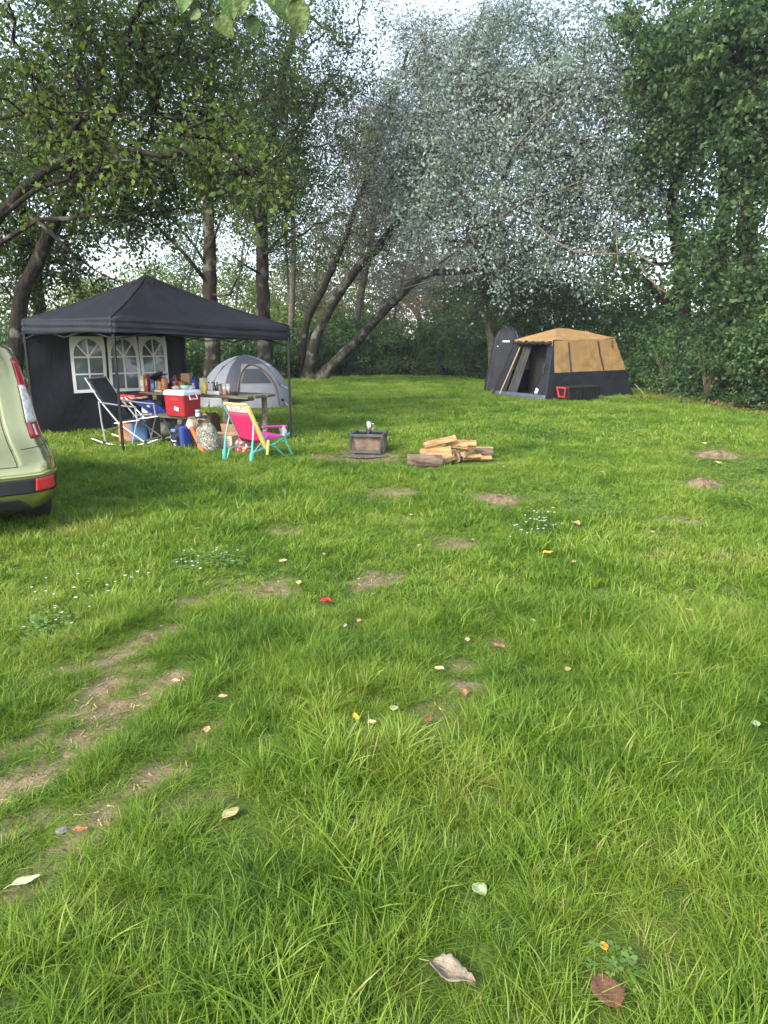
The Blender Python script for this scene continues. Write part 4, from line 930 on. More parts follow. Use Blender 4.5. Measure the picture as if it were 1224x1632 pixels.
pb = on_table(u_at(332, .30, .5), .35, 0); o = thing('cloth_bundle', 'dark maroon and olive bundle under the picnic table', 'bundle', pb); bag(.34, .3, .40, M('olive_bundle', (.10, .09, .03), .8, .5, 6, col2=(.14, .03, .03)), 47)(o)

# ---------------------------------------------------------------- rocking chair (faces right)
rc0 = G(196, 716)
rk = thing('rocking_chair', 'dark mesh folding rocking chair with pale metal rockers', 'chair', (rc0.x + .02, rc0.y + .55, 0), rad(-12))
m_mesh = M('charcoal_mesh', (.030, .036, .042), .6, .2, 20)
for sy in (-1, 1):
    y = sy * .28
    MB().tube([(-.60, y, .11), (-.40, y, .045), (-.15, y, .015), (.15, y, .02), (.40, y, .075), (.55, y, .13)], .013, 8).build('rocker', m_alu, rk)
    MB().tube([(-.62, y, 1.06), (-.42, y, .74), (-.10, y, .36), (.34, y, .06)], .013, 8).build('back_rail', m_alu, rk)
    MB().tube([(-.42, y, .70), (-.40, y, .35), (-.36, y, .04)], .013, 8).build('leg', m_alu, rk)
    MB().tube([(-.40, y, .68), (.05, y, .63), (.22, y, .62)], .016, 8).build('armrest', M('grey_arm', (.10, .10, .11), .5, .1), rk)
    MB().tube([(.20, y, .61), (.22, y, .42), (.10, y, .05)], .012, 8).build('leg', m_alu, rk)
    MB().tube([(.26, y, .42), (-.18, y, .36)], .012, 8).build('seat_rail', m_alu, rk)
    MB().box((-.38, y, .05), (.05, .035, .05)).build('joint', m_black, rk); MB().box((.34, y, .07), (.05, .035, .05)).build('joint', m_black, rk)
for x, z in ((-.36, .25), (.30, .10), (-.61, 1.05)): MB().tube([(x, -.28, z), (x, .28, z)], .011, 6).build('crossbar', m_alu, rk)
sling([(-.60, 0, 1.04), (-.47, 0, .84), (-.33, 0, .60), (-.20, 0, .40)], .50, 'backrest', m_mesh, rk)
sling([(-.20, 0, .40), (0, 0, .36), (.25, 0, .42)], .50, 'seat', m_mesh, rk)

# ---------------------------------------------------------------- pink folding chair (seen from behind, faces away to the right)
c0 = G(391, 738)
pk = thing('beach_chair', 'pink folding chair with floral headrest and teal legs on the lawn', 'chair', (c0.x + .12, c0.y + .32, 0), math.atan2(.79, .62))
# local: x forward, y to the chair's left
m_teal = M('teal_paint', (.10, .50, .42), .4, .1); m_pink = M('pink_canvas', (.62, .025, .13), .6, .08, 30); m_mag = M('magenta_canvas', (.60, .05, .30), .6, .08, 30)
m_ystrap = M('yellow_webbing', (.80, .60, .16), .6, .08)
bt, bb, sf = Vector((-.36, 0, .80)), Vector((-.10, 0, .27)), Vector((.36, 0, .34)); hwid = .235
bk_dir = (bt - bb)
def strip(name, p, q, wd, mat, n=8, dip=.03):
    MB().grid(lambda u, v: p.lerp(q, u) + Vector((.35 * dip * math.sin(math.pi * v), (v - .5) * wd, -dip * math.sin(math.pi * v) * .7)), n, 8).build(name, mat, pk, smooth=True, solid=.006)
strip('backrest', bb, bb.lerp(bt, .78), hwid * 2, m_pink); strip('headrest', bb.lerp(bt, .781), bt, hwid * 2, m_floral, dip=.02)
MB().tube([bt + Vector((0, -hwid, .0)), bt + Vector((0, hwid, .0))], .013, 6).build('head_hem', m_ystrap, pk)
strip('seat', bb + Vector((0, 0, .01)), sf, hwid * 2, m_mag)
for sy in (-1, 1):
    y = sy * (hwid + .015)
    MB().tube([bt + Vector((0, y, -.02)), bb + Vector((.02, y, 0)), (.10, y, .18), (.34, y, -.02)], .014, 8).build('leg', m_teal, pk)
    MB().tube([(.38, y, .35), (.12, y, .24), (-.30, y, .16), (-.36, y, -.02)], .013, 8).build('leg', m_teal, pk)
    MB().tube([(-.33, y * 1.12, .33), (-.38, y * 1.12, -.02)], [.012, .022], 8).build('leg', m_teal, pk)
    MB().tube([(-.36, y * 1.12, .16), (-.38, y * 1.12, -.02)], .026, 8).build('foot_sleeve', m_teal, pk)
    MB().tube([(.20, y * 1.1, .46), (.30, y * 1.1, .20), (.44, y * 1.1, -.02)], .016, 8).build('leg', m_teal, pk)
    MB().tube([(-.33, y * 1.12, .33), (-.27, y, .60)], .010, 6).build('strut', m_steel, pk)
    MB().tube([(-.30, y, .16), (-.05, y, .36)], .009, 6).build('strut', m_steel, pk)
    MB().box((.06, y * 1.15, .475), (.46, .055, .03), Ry(rad(4)), bev=.010).build('armrest', m_mag, pk)
    MB().tube([(.20, y * 1.15, .46), (.24, y * 1.15, .38), (.22, y * 1.15, .33)], [.045, .05, .03], 10).build('cup_holder', m_film, pk)
MB().box(bb.lerp(bt, .40) + Vector((-.03, -hwid - .03, .0)), (.035, .055, .66), Ry(math.atan2(bk_dir.x, bk_dir.z)), bev=.006).build('carry_strap', m_ystrap, pk)
MB().box(bb + Vector((-.015, -hwid - .10, -.06)), (.03, .03, .20), Ry(.15), bev=.006).build('strap_end', m_ystrap, pk)
MB().tube([(-.36, -hwid, .10), (.30, hwid, .12)], .008, 6).build('crossbar', m_teal, pk)

# ---------------------------------------------------------------- fire box with grate and steel mug
fp = G(588, 724); m_rust = M('rusty_steel', (.14, .085, .055), .85, .45, 7, .4, 30, col2=(.24, .165, .115)); m_iron = M('angle_iron', (.11, .115, .115), .5, .3, 9, metal=.6)
fb = thing('fire_box', 'rusty square steel fire box with an angle-iron frame and black grate', 'fire box', (fp.x, fp.y + .27, 0), rad(-9))
S = .47; HB = .255
for nm, c, dm in (('panel', (0, -S / 2 + .03, HB / 2), (S - .04, .012, HB)), ('panel', (0, S / 2, HB / 2), (S, .012, HB)), ('panel', (-S / 2, .02, HB / 2), (.012, S - .08, HB)), ('panel', (S / 2, .02, HB / 2), (.012, S - .08, HB))): MB().box(c, dm).build(nm, m_rust, fb)
def bars(fb, y, zlo, zhi, tilt):
    for c, dm in (((0, y, zhi), (S + .02, .035, .035)), ((0, y - tilt, zlo), (S - .02, .035, .035))): MB().box(c, dm).build('frame_bar', m_iron, fb)
    for sx_ in (-1, 1): MB().tube([(sx_ * S / 2, y, zhi), (sx_ * (S / 2 - .02), y - tilt, zlo)], .02, 4).build('frame_bar', m_iron, fb)
bars(fb, -S / 2 - .02, .045, HB + .02, .05)
for sx_ in (-1, 1): MB().box((sx_ * S / 2, .02, HB + .02), (.035, S, .035)).build('frame_bar', m_iron, fb)
MB().box((0, S / 2 + .01, HB + .02), (S + .02, .035, .035)).build('frame_bar', m_iron, fb)
for i in range(12): MB().box((-S / 2 + .04 + i * .0382, .01, HB + .012), (.016, S - .05, .01)).build('grate_bar', m_black, fb)
MB().box((0, .01, HB - .03), (S - .03, S - .05, .006)).build('grate_plate', m_black, fb)
for sx_ in (-1, 1): MB().box((sx_ * (S / 2 + .05), .05, HB), (.07, .10, .02), bev=.006).build('handle', m_black, fb)
mg = thing('steel_mug', 'tall shiny steel mug with a side handle on the fire grate', 'mug', (fp.x - .005, fp.y + .26, HB + .018))
MB().lathe([(.036, 0), (.040, .01), (.040, .175), (.037, .18), (.034, .17), (.03, .02)], n=20).build('cup', m_steel, mg, smooth=True); MB().tube([(.038, 0, .15), (.075, -.01, .145), (.078, -.01, .08), (.039, 0, .06)], .006, 6).build('handle', m_steel, mg)
ash = MB(); ash.grid(lambda u, v: Vector((math.cos(6.2832 * u) * .30 * v * (1 + .2 * math.sin(12.566 * u + 1)), math.sin(6.2832 * u) * .16 * v * (1 + .2 * math.sin(18.85 * u)), .010 * (1 - v * v) - .006 + .006 * math.sin(u * 37.7 + v * 17) * (1 - v))), 24, 10); ao = ash.build('ash_heap', M('ash', (.055, .048, .042), .95, .6, 14, .6, col2=(.20, .17, .14)), None, smooth=True); ao.location = (fp.x - .05, fp.y - .16, .004); tag(ao, 'dark patch of old ash in front of the fire box', 'ash')

# ---------------------------------------------------------------- firewood
m_split = M('split_wood', (.34, .18, .07), .8, .3, 3, .6, 16, col2=(.58, .36, .155), stretch=(1, 10, 10))
m_logbark = M('log_bark', (.12, .075, .05), .95, .5, 5, .7, 16, col2=(.23, .165, .12), stretch=(1, 5, 5))
m_end = M('log_end', (.26, .165, .09), .85, .4, 9, col2=(.46, .33, .20))
def log(name, label, loc, length, r_, rz, roll=0, tilt=0, split='half', bark=True, group='split firewood in the pile', seed=0):
    rr = random.Random(seed); root = thing(name, label, 'firewood', loc, rz, group)
    if split == 'half': a0, a1, ctr = -20, 200, (0, -.1)
    elif split == 'quarter': a0, a1, ctr = 25, 155, (0, -.55)
    else: a0, a1, ctr = 0, 345, None
    n = 9; ang = [rad(a0 + (a1 - a0) * i / (n - 1)) for i in range(n)]; jit = [rr.uniform(.86, 1.1) for _ in range(n)]
    Rm = Ry(tilt) @ Rx(roll); m_ = 7
    def pt(i, x, k=1.0): return Rm @ Vector((x, math.cos(ang[i]) * r_ * jit[i] * k, math.sin(ang[i]) * r_ * jit[i] * k))
    xs = [length * (t / m_ - .5) for t in range(m_ + 1)]; w2 = [rr.uniform(.93, 1.05) for _ in xs]
    bkm = MB(); bkm.add([pt(i, x, w2[t]) for t, x in enumerate(xs) for i in range(n)], [(t * n + i, t * n + i + 1, (t + 1) * n + i + 1, (t + 1) * n + i) for t in range(m_) for i in range(n - 1)])
    bkm.build('bark' if bark else 'split_face', m_logbark if bark else m_split, root, smooth=bark)
    fc = MB(); nn = 3
    def face(t, s):   # inner split faces between the two ends of the bark arc
        a, b3 = pt(0, xs[t], w2[t]), pt(n - 1, xs[t], w2[t])
        if ctr is None: return a.lerp(b3, s)
        c = Rm @ Vector((xs[t], ctr[0], ctr[1] * r_)); w_ = .008 * math.sin(t * 2.3 + s * 5 + seed)
        return (a.lerp(c, s * 2) if s < .5 else c.lerp(b3, s * 2 - 1)) + Vector((0, w_, w_))
    ss = [0, .25, .5, .75, 1]
    fc.add([face(t, s) for t in range(m_ + 1) for s in ss], [(t * 5 + i, t * 5 + i + 1, (t + 1) * 5 + i + 1, (t + 1) * 5 + i) for t in range(m_) for i in range(4)]); fc.build('split_face', m_split, root)
    for t in (0, m_):
        e = MB(); ring = [pt(i, xs[t], w2[t]) for i in range(n)] + [face(t, s) for s in (.75, .5, .25)]; e.add(ring, [tuple(range(len(ring)))]); e.build('end_grain', m_end, root)
    return root
def W(px, py, z=0.0): p = G(px, py, z); return p
log('split_log', 'bark-covered log lying lowest at the near end of the woodpile', W(677, 734, .085), .46, .095, rad(-4), rad(115), 0, 'half', True, seed=1)
log('split_log', 'long pale split log resting across the lowest bark-covered one', W(694, 718, .18), .42, .095, rad(4), rad(200), rad(-3), 'quarter', False, seed=2)
log('split_log', 'pale split log tilted on top of the woodpile', W(701, 705, .285), .45, .055, rad(12), rad(20), rad(-11), 'half', False, seed=3)
log('split_log', 'short pale split log on the back top of the pile', W(729, 709, .24), .30, .065, rad(-16), rad(160), rad(3), 'quarter', False, seed=4)
log('split_log', 'dark-barked round log lying apart at the far end of the pile', W(765, 721, .07), .36, .085, rad(-10), rad(120), 0, 'round', True, seed=5)
for i, (px, py, z, l, r_, a, ro, sp_, bk_, lb) in enumerate((
        (713, 733, .06, .32, .07, 60, 30, 'quarter', False, 'split log lying end-on at the near foot of the pile'), (723, 722, .12, .36, .075, 65, 190, 'half', True, 'half log end-on under the tilted top log'),
        (736, 728, .06, .34, .075, 55, 90, 'half', True, 'half log end-on low in the middle of the pile'), (747, 720, .13, .34, .06, 62, 210, 'quarter', False, 'pale wedge of wood high in the middle of the pile'),
        (752, 730, .05, .28, .05, 20, 10, 'quarter', False, 'thin pale wedge at the front edge of the pile'), (744, 708, .22, .26, .055, -5, 100, 'half', False, 'pale half log at the rear top of the pile'), (774, 731, .035, .16, .045, 10, 40, 'quarter', False, 'small wood chunk beside the far round log'))):
    log('split_log', lb, W(px, py, z), l, r_, rad(a), rad(ro), 0, sp_, bk_, seed=10 + i)

for q_ in ((677, 738), (700, 736), (720, 736), (745, 733), (770, 731), (640, 736)): KEEP_SHORT.append((G(*q_).x, G(*q_).y, .26))
KEEP_SHORT.append((fp.x, fp.y, .3)); KEEP_SHORT.append((fp.x, fp.y + .25, .3))
# ---------------------------------------------------------------- dome tent
m_lgrey = M('light_grey_nylon', (.225, .235, .25), .55, .08, 3, .15, 8); m_dgrey = M('dark_grey_nylon', (.06, .064, .08), .55, .1, 3, .15, 8); m_trim = M('rust_trim', (.16, .07, .045), .7, .1); m_netw = M('tent_mesh', (.05, .055, .06), .8, .2, 40)
dc = (G(322, 650) + G(466, 652)) / 2; dt = thing('dome_tent', 'small grey dome tent with an arched door behind the picnic table', 'tent', (dc.x - .18, dc.y + .9, 0), rad(12))
RX, RY, HT = 1.15, 1.0, 1.24
def dome(a, t, k=1.0):
    """a = angle round the tent, t = 0 at the ground .. 1 at the top"""
    q = (abs(math.cos(a)) ** 3 + abs(math.sin(a)) ** 3) ** (-1 / 3)
    rr = math.cos(t * math.pi / 2) ** 1.12
    return Vector((RX * math.cos(a) * q * rr * k, RY * math.sin(a) * q * rr * k, HT * math.sin(t * math.pi / 2) ** .95 * k + .01))
NA = 64
def dome_part(name, a0, a1, t0, t1, mat, k=1.0, nu=16, nv=12, parent=None): return MB().grid(lambda u, v: dome(rad(a0 + (a1 - a0) * u), t0 + (t1 - t0) * v, k), nu, nv).build(name, mat, parent or dt, smooth=True)
dome_part('fly_panel', -45, 45, 0, 1, m_lgrey); dome_part('fly_panel', 45, 135, 0, 1, m_lgrey); dome_part('fly_panel', 135, 250, 0, 1, m_lgrey, nu=20); dome_part('door_wall', 250, 315, 0, .62, m_lgrey); dome_part('fly_cap', 250, 315, .62, 1, m_dgrey)
dome_part('fly_band', 243, 262, .05, 1, m_dgrey, 1.006, 6, 14)
def dpt(cx, a, r1, r2, zc, k): # point on the door arch projected on the dome front
    return None
def arch_pts(k, w_, h_, n=18):
    pts = []
    for i in range(n + 1):
        t = i / n; th = math.pi * t; a = rad(283) - math.cos(th) * w_; tt = h_ * math.sin(th) ** .6 + .02
        pts.append(dome(a, tt, k))
    return pts
MB().tube(arch_pts(1.015, .42, .58), .022, 6).build('door_trim', m_trim, dt)
nw = MB(); nw.grid(lambda u, v: dome(rad(283) + (u - .5) * .70 * (1 - .35 * v), .30 + .22 * v, 1.010), 10, 6); nw.build('mesh_window', m_netw, dt, smooth=True)
MB().tube([dome(rad(a), t, 1.01) for a, t in ((315, .02), (314, .3), (312, .55), (300, .8), (270, .97))], .014, 6).build('pole_sleeve', m_dgrey, dt)
MB().tube([dome(rad(a), t, 1.01) for a, t in ((225, .02), (226, .3), (228, .55), (240, .8), (270, .97))], .014, 6).build('pole_sleeve', m_dgrey, dt)
fl = MB(); fl.add([dome(rad(318), .25, 1.01), dome(rad(330), .20, 1.02), dome(rad(318), .62, 1.01), dome(rad(326), .60, 1.015)], [(0, 1, 3, 2)]); fl.build('fly_flap', M('pale_flap', (.55, .57, .6), .5, .06), dt)
MB().box(dome(rad(312), .08, 1.02), (.07, .015, .06), Rz(.7)).build('emblem', m_black, dt)
for a in (45, 135, 225, 315):
    p = dome(rad(a), 0, 1.0); q = dome(rad(a), 0, 1.14); MB().tube([p + Vector((0, 0, .12)), q], .004, 4).build('guy_line', m_white, dt)

# ---------------------------------------------------------------- tan cabin tent
m_tan_t = M('tan_canvas', (.26, .158, .060), .75, .2, 4, .7, 7); m_blk_t = M('charcoal_canvas', (.011, .0125, .0175), .7, .3, 4, .5, 9, spec=.3); m_in = M('tent_floor_and_shade', (.012, .012, .013), .9, .2)
e0 = G(884, 638); e1 = G(1010, 631); ex = (e1 - e0); ex.z = 0; TW = ex.length; rz2 = math.atan2(ex.y, ex.x)
tt = thing('cabin_tent', 'tan and charcoal cabin tent with its door tied open', 'tent', e0, rz2)
TD = 2.35
bz = [Vector((0, 0, 0)), Vector((TW, 0, 0)), Vector((TW, TD, 0)), Vector((0, TD, 0))]
ins = .36; ev = [Vector((ins * .55, ins, 1.60)), Vector((TW - ins * 1.6, ins, 1.66)), Vector((TW - ins * 1.6, TD - ins, 1.66)), Vector((ins * .55, TD - ins, 1.60))]
ridge0, ridge1 = Vector((TW * .34, TD / 2, 1.93)), Vector((TW * .44, TD / 2, 1.93))
kf = .46
def side(a, b4, name_lo, name_hi, skip=False):
    lo_a, lo_b = bz[a], bz[b4]; hi_a, hi_b = ev[a], ev[b4]
    def pt(u, v):
        p = lo_a.lerp(lo_b, u).lerp(hi_a.lerp(hi_b, u), v); c = (bz[0] + bz[2]) / 2; inn = Vector((c.x - p.x, c.y - p.y, 0)).normalized()
        return p + inn * (.05 * math.sin(math.pi * u) * math.sin(math.pi * v) + .014 * math.sin(u * 13 + v * 7) * math.sin(math.pi * v) + .010 * math.sin(u * 29 - v * 23) * math.sin(math.pi * v))
    MB().grid(lambda u, v: pt(u, v * kf), 20, 8).build(name_lo, m_blk_t, tt, smooth=True)
    if not skip: MB().grid(lambda u, v: pt(u, kf + v * (1 - kf)), 20, 10).build(name_hi, m_tan_t, tt, smooth=True)
    return pt
p01 = side(0, 1, 'skirt', 'side_wall'); side(1, 2, 'skirt', 'end_wall'); side(2, 3, 'skirt', 'side_wall')
for a, b4, r_a, r_b in ((0, 1, ridge0, ridge1), (1, 2, ridge1, ridge1), (2, 3, ridge1, ridge0), (3, 0, ridge0, ridge0)):
    MB().grid(lambda u, v: (ev[a] + (ev[a] - ev[a].lerp(ev[(a + 2) % 4], .5)) * .008).lerp(ev[b4] + (ev[b4] - ev[b4].lerp(ev[(b4 + 2) % 4], .5)) * .008, u).lerp(r_a.lerp(r_b, u), v) + Vector((0, 0, .012 * math.sin(math.pi * v) - .045 * math.sin(math.pi * u) * (1 - v) + .012 * math.sin(u * 15 + v * 9) * (1 - v) + .02)), 14, 8).build('roof_panel', m_tan_t, tt, smooth=True)
# eave drop of the roof fly on the door end
MB().grid(lambda u, v: ev[0].lerp(ev[3], u) + Vector((-.05, 0, .03 - .20 * v * (1 - .5 * math.sin(math.pi * u)))), 12, 4).build('roof_valance', m_tan_t, tt, smooth=True, solid=.004)
for uu in (.22, .70):
    MB().tube([p01(uu, kf + .01) - Vector((0, .012, 0)), p01(uu, .75) - Vector((0, .012, 0)), p01(uu, .97) - Vector((0, .012, 0))], .022, 6).build('window_strap', m_black, tt)
MB().tube([p01(.93, .97) - Vector((0, .02, 0)), p01(.90, .86) - Vector((0, .03, 0))], .02, 5).build('tie_loop', m_black, tt)
# door end: leaning panels either side of a dark opening, pushed out to the left
d_lo0, d_lo1 = Vector((-.30, .02, 0)), Vector((-.30, TD + .05, 0)); d_hi0, d_hi1 = ev[0] + Vector((-.02, 0, -.05)), ev[3] + Vector((-.02, 0, -.05))
def dr(u, v, off=0): return d_lo0.lerp(d_lo1, u).lerp(d_hi0.lerp(d_hi1, u), v) + Vector((-off, 0, .01))
o1 = MB(); o1.grid(lambda u, v: dr(.0 + (.13 + .16 * (1 - v) ** 3) * u, v), 6, 12); o1.build('door_panel', m_blk_t, tt, smooth=True, solid=.004)
o1 = MB(); o1.grid(lambda u, v: dr(1 - (.20 + .05 * (1 - v)) * u, v), 6, 12); o1.build('door_panel', m_blk_t, tt, smooth=True, solid=.004)
o1 = MB(); o1.grid(lambda u, v: dr(.02 + .94 * u, .085 * v, .0), 14, 3); o1.build('door_sill', M('sill_cloth', (.06, .07, .10), .6, .3, 6, .4), tt, smooth=True, solid=.006)
o1 = MB(); o1.tube([dr(u, .98, .05) + Vector((0, 0, .02 * math.sin(u * 40))) for u in np.linspace(.02, .98, 16)], [.05 + .02 * math.sin(i * 2.1) for i in range(16)], 8); o1.build('rolled_door', m_blk_t, tt, smooth=True)
o1 = MB(); o1.tube([dr(.80 + .05 * v, 1 - v, .015) for v in np.linspace(.1, .97, 8)], .014, 5); o1.build('zip_edge', M('tan_piping', (.5, .36, .22), .7, .1), tt)
o1 = MB(); o1.tube([dr(.10, .62, .03), dr(.11, .5, .06), dr(.10, .44, .03)], .035, 6); o1.build('tie_loop', m_black, tt)
o1 = MB(); o1.box(dr(.18, .14, .015), (.012, .11, .16), Rx(.4)); o1.build('emblem', m_white, tt)
for a, b4 in (((0, 0, 0), (-.30, .02, 0)), ((0, TD, 0), (-.30, TD + .05, 0))):
    s0_, s1_ = Vector(a), Vector(b4); h0 = ev[0] if a[1] == 0 else ev[3]
    o1 = MB(); o1.grid(lambda u, v: s0_.lerp(s1_, u).lerp(h0.lerp(h0 + Vector((-.03, 0, -.04)), u), v), 4, 10); o1.build('porch_side', m_blk_t, tt, smooth=True)
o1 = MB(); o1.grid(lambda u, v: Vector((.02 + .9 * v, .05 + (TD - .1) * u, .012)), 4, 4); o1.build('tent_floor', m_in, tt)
o1 = MB(); o1.grid(lambda u, v: Vector((.62, .52 + (TD - 1.04) * u, .02 + 1.48 * v)), 4, 4); o1.build('interior_shade_panel', m_in, tt)  # added near-black sheet: stands in for the shade inside the tan tent
o1 = MB(); o1.grid(lambda u, v: dr(.60 + .20 * u, .08 + .86 * v, -.12) + Vector((.05 * math.sin(u * 14), 0, 0)), 14, 6); o1.build('mesh_curtain', M('mesh_curtain', (.03, .03, .028), .8, .3, 5), tt, smooth=True)
for p, q in ((bz[1], bz[1] + Vector((.35, -.15, 0))), (bz[2], bz[2] + Vector((.3, .3, 0)))): MB().tube([p + Vector((0, 0, .35)), q], .006, 4).build('guy_line', m_white, tt)
# ---------------------------------------------------------------- shower tent
sb = (G(771, 625) + G(828, 626)) / 2; sh = thing('shower_tent', 'tall narrow black shower tent with a rounded top', 'tent', (sb.x + .26, sb.y + .75, 0), rad(-14))
def shp(a, t, k=1.0):
    q = (abs(math.cos(a)) ** 3.2 + abs(math.sin(a)) ** 3.2) ** (-1 / 3.2)
    w_ = .72 * (1 - .50 * t) * (1 if t < .78 else math.sqrt(max(0, 1 - ((t - .78) / .22) ** 2)) * .92 + .08) + .008 * math.sin(a * 5 + t * 14)
    return Vector((math.cos(a) * q * w_ * k, math.sin(a) * q * w_ * k, 2.03 * t + .0))
for i in range(4):
    a0 = -135 + 90 * i; MB().grid(lambda u, v: shp(rad(a0 + 90 * u), v), 10, 28).build('wall_panel', m_blk_t, sh, smooth=True)
MB().tube([shp(rad(-45), t, 1.01) for t in np.linspace(.02, .98, 20)], .012, 5).build('pole_sleeve', m_black, sh); MB().tube([shp(rad(-135), t, 1.01) for t in np.linspace(.02, .98, 20)], .012, 5).build('pole_sleeve', m_black, sh)
MB().tube([shp(rad(a), .80, 1.012) for a in np.linspace(-130, -50, 9)], .010, 5).build('door_zip', m_black, sh)
MB().box(shp(rad(-92), .775, 1.03), (.22, .012, .05), Rz(0)).build('printed_logo', m_white, sh)
MB().box(shp(rad(-122), .70, 1.02), (.04, .012, .03)).build('zip_pull', m_white, sh)
# ---------------------------------------------------------------- storage tote
tp0 = G(894, 641); tp1 = G(948, 638); tx = tp1 - tp0; tx.z = 0
to = thing('storage_tote', 'long black storage tote with a red end handle before the cabin tent', 'tote', (tp0 + tp1) / 2 + Vector((.06, .26, 0)), math.atan2(tx.y, tx.x)); lw = tx.length
taper_box(MB(), lw - .12, .42, lw - .02, .5, 0, .36, .05).build('body', m_black, to); taper_box(MB(), lw + .02, .54, lw - .02, .5, .362, .40, .05).build('lid', m_black, to)
for i in range(9): MB().box((-lw / 2 + .12 + i * (lw - .24) / 8, -.235, .18), (.03, .02, .32), Rx(.09)).build('rib', m_black, to)
for sx_ in (-1, 1):
    x = sx_ * (lw / 2 + .012); h_ = MB(); h_.tube([(x - sx_ * .0, -.17, .38), (x - sx_ * .03, -.10, .12), (x - sx_ * .03, .10, .12), (x, .17, .38)], .024, 8); h_.tube([(x, -.17, .36), (x, .17, .36)], .02, 8); h_.build('handle', m_redl, to)

# ---------------------------------------------------------------- the car (rear right corner shows)
m_paint = M('green_gold_paint', (.40, .385, .17), .20, .05, 2, metal=.85, coat=1.0); m_cglass = M('car_glass', (.01, .012, .014), .05, .1, coat=.5); m_trimb = M('bumper_plastic', (.016, .016, .018), .6, .2); m_tail = M('red_lens', (.36, .006, .018), .12, .2, 14, coat=1); m_clear = M('clear_lens', (.62, .60, .60), .15, .35, 30, coat=1); m_tyre = M('tyre_rubber', (.022, .020, .018), .85, .3, 9); m_seam = M('panel_gap', (.008, .008, .008), .8, .1)
CZ = [.20, .26, .36, .50, .62, .70, .77, .86, .98, 1.14, 1.30, 1.46, 1.57, 1.63, 1.68]
CW = [.74, .82, .875, .89, .885, .865, .84, .815, .79, .775, .755, .725, .68, .60, .46]
CR = [.16, .06, .01, .0, .015, .05, .09, .12, .145, .185, .23, .29, .35, .42, .56]
CF = [4.0, 4.08, 4.1, 4.1, 4.08, 4.05, 4.0, 3.9, 3.3, 3.05, 2.8, 2.55, 2.35, 2.2, 2.05]
def ci(z, T): return float(np.interp(z, CZ, T))
def csurf(u, z, off=0.0):
    w_, yr = ci(z, CW), ci(z, CR); r_ = .30 - .06 * min(1, max(0, z - .6)); xr = w_ - r_
    crown = .07 * (min(u, 1) * xr / w_) ** 2
    if u <= 1: p = Vector((u * xr, yr + crown, z)); n_ = Vector((0.10 * u, -1, .05))
    elif u <= 2:
        t = (u - 1) * math.pi / 2; p = Vector((xr + r_ * math.sin(t), yr + crown + r_ * (1 - math.cos(t)), z)); n_ = Vector((math.sin(t), -math.cos(t), .1))
    else:
        p = Vector((w_, yr + crown + r_ + (u - 2), z)); n_ = Vector((1, 0, .15))
    return p + n_.normalized() * off
cref = D(90, 777, 6.2); crz = rad(33)
lref = Vector((.885, .34, .47)); cpos = cref - Rz(crz) @ lref
car = thing('parked_car', 'light green hatchback parked on the grass beside the canopy', 'car', (cpos.x, cpos.y, 0), crz)
def ring(z):
    us = list(np.linspace(0, 1, 8)) + list(np.linspace(1, 2, 11))[1:]; R_ = [csurf(u, z) for u in us]
    yf, w_ = ci(z, CF), ci(z, CW); ys = R_[-1].y
    for t in np.linspace(0, 1, 14)[1:]: R_.append(Vector((w_, ys + (yf - .55 - ys) * t, z)))
    for t in np.linspace(0, math.pi / 2, 8)[1:]: R_.append(Vector((w_ - .55 * min(1, w_ / .6) * (1 - math.cos(t)), yf - .55 + .55 * math.sin(t), z)))
    R_.append(Vector((0, yf + .03, z)))
    return R_ + [Vector((-p.x, p.y, p.z)) for p in R_[-2:0:-1]]
zs = []
for a, b5 in zip(CZ[:-1], CZ[1:]): zs += [a, (a + b5) / 2]
zs.append(CZ[-1]); RG = [ring(z) for z in zs]; k = len(RG[0])
mb = MB(); mb.add([p for R_ in RG for p in R_], [(j * k + i, j * k + (i + 1) % k, (j + 1) * k + (i + 1) % k, (j + 1) * k + i) for j in range(len(zs) - 1) for i in range(k)])
top = [Vector((p.x * .5, p.y * .5 + .65, 1.70)) for p in RG[-1]]; o_ = len(mb.v); mb.v.extend([tuple(p) for p in top]); bl = o_ - k
mb.f += [(bl + i, bl + (i + 1) % k, o_ + (i + 1) % k, o_ + i) for i in range(k)] + [tuple(range(o_, o_ + k))] + [tuple(range(k - 1, -1, -1))]
body = mb.build('body', m_paint, car, smooth=True)
def patch(name, uL, uR, z0, z1, mat, off, parent=car, nu=10, nv=10, mirror=True, thick=.006):
    for sg in ((1, -1) if mirror else (1,)):
        def fn(u, v):
            z = z0 + (z1 - z0) * v; a, b6 = uL(v), uR(v); p = csurf(abs(a + (b6 - a) * u), z, off)
            if (a + (b6 - a) * u) < 0: p.x = -p.x
            return Vector((p.x * sg, p.y, p.z))
        t = MB(); t.grid(fn, nu, nv); t.build(name, mat, parent, smooth=True, solid=thick)
bump = lambda e: (lambda v: e[0] + (e[1] - e[0]) * v)
patch('rear_window', lambda v: -.93 + .06 * v, lambda v: .93 - .06 * v, .99, 1.48, m_cglass, .004, mirror=False, nu=20)
patch('tail_light', lambda v: 1.42 + .10 * v, lambda v: 2.0 - .30 * v, .83, 1.49, m_tail, .006, nv=16)
patch('light_lens', lambda v: 1.43 + .03 * v, lambda v: 1.80 - .18 * v ** 2, .96, 1.27, m_clear, .011)
patch('lens_strip', lambda v: 1.56, lambda v: 1.62, .85, .94, m_clear, .010, nu=3)
patch('bumper_trim', lambda v: -1.9 + .05 * v, lambda v: 1.9 - .05 * v, .39, .515, m_trimb, .004, mirror=False, nu=40)
patch('rear_reflector', lambda v: 1.22, lambda v: 1.68 - .05 * v, .405, .51, m_redl, .010)
patch('bumper_lip', lambda v: -1.95, lambda v: 1.95, .53, .56, m_paint, .014, mirror=False, nu=40, nv=3)
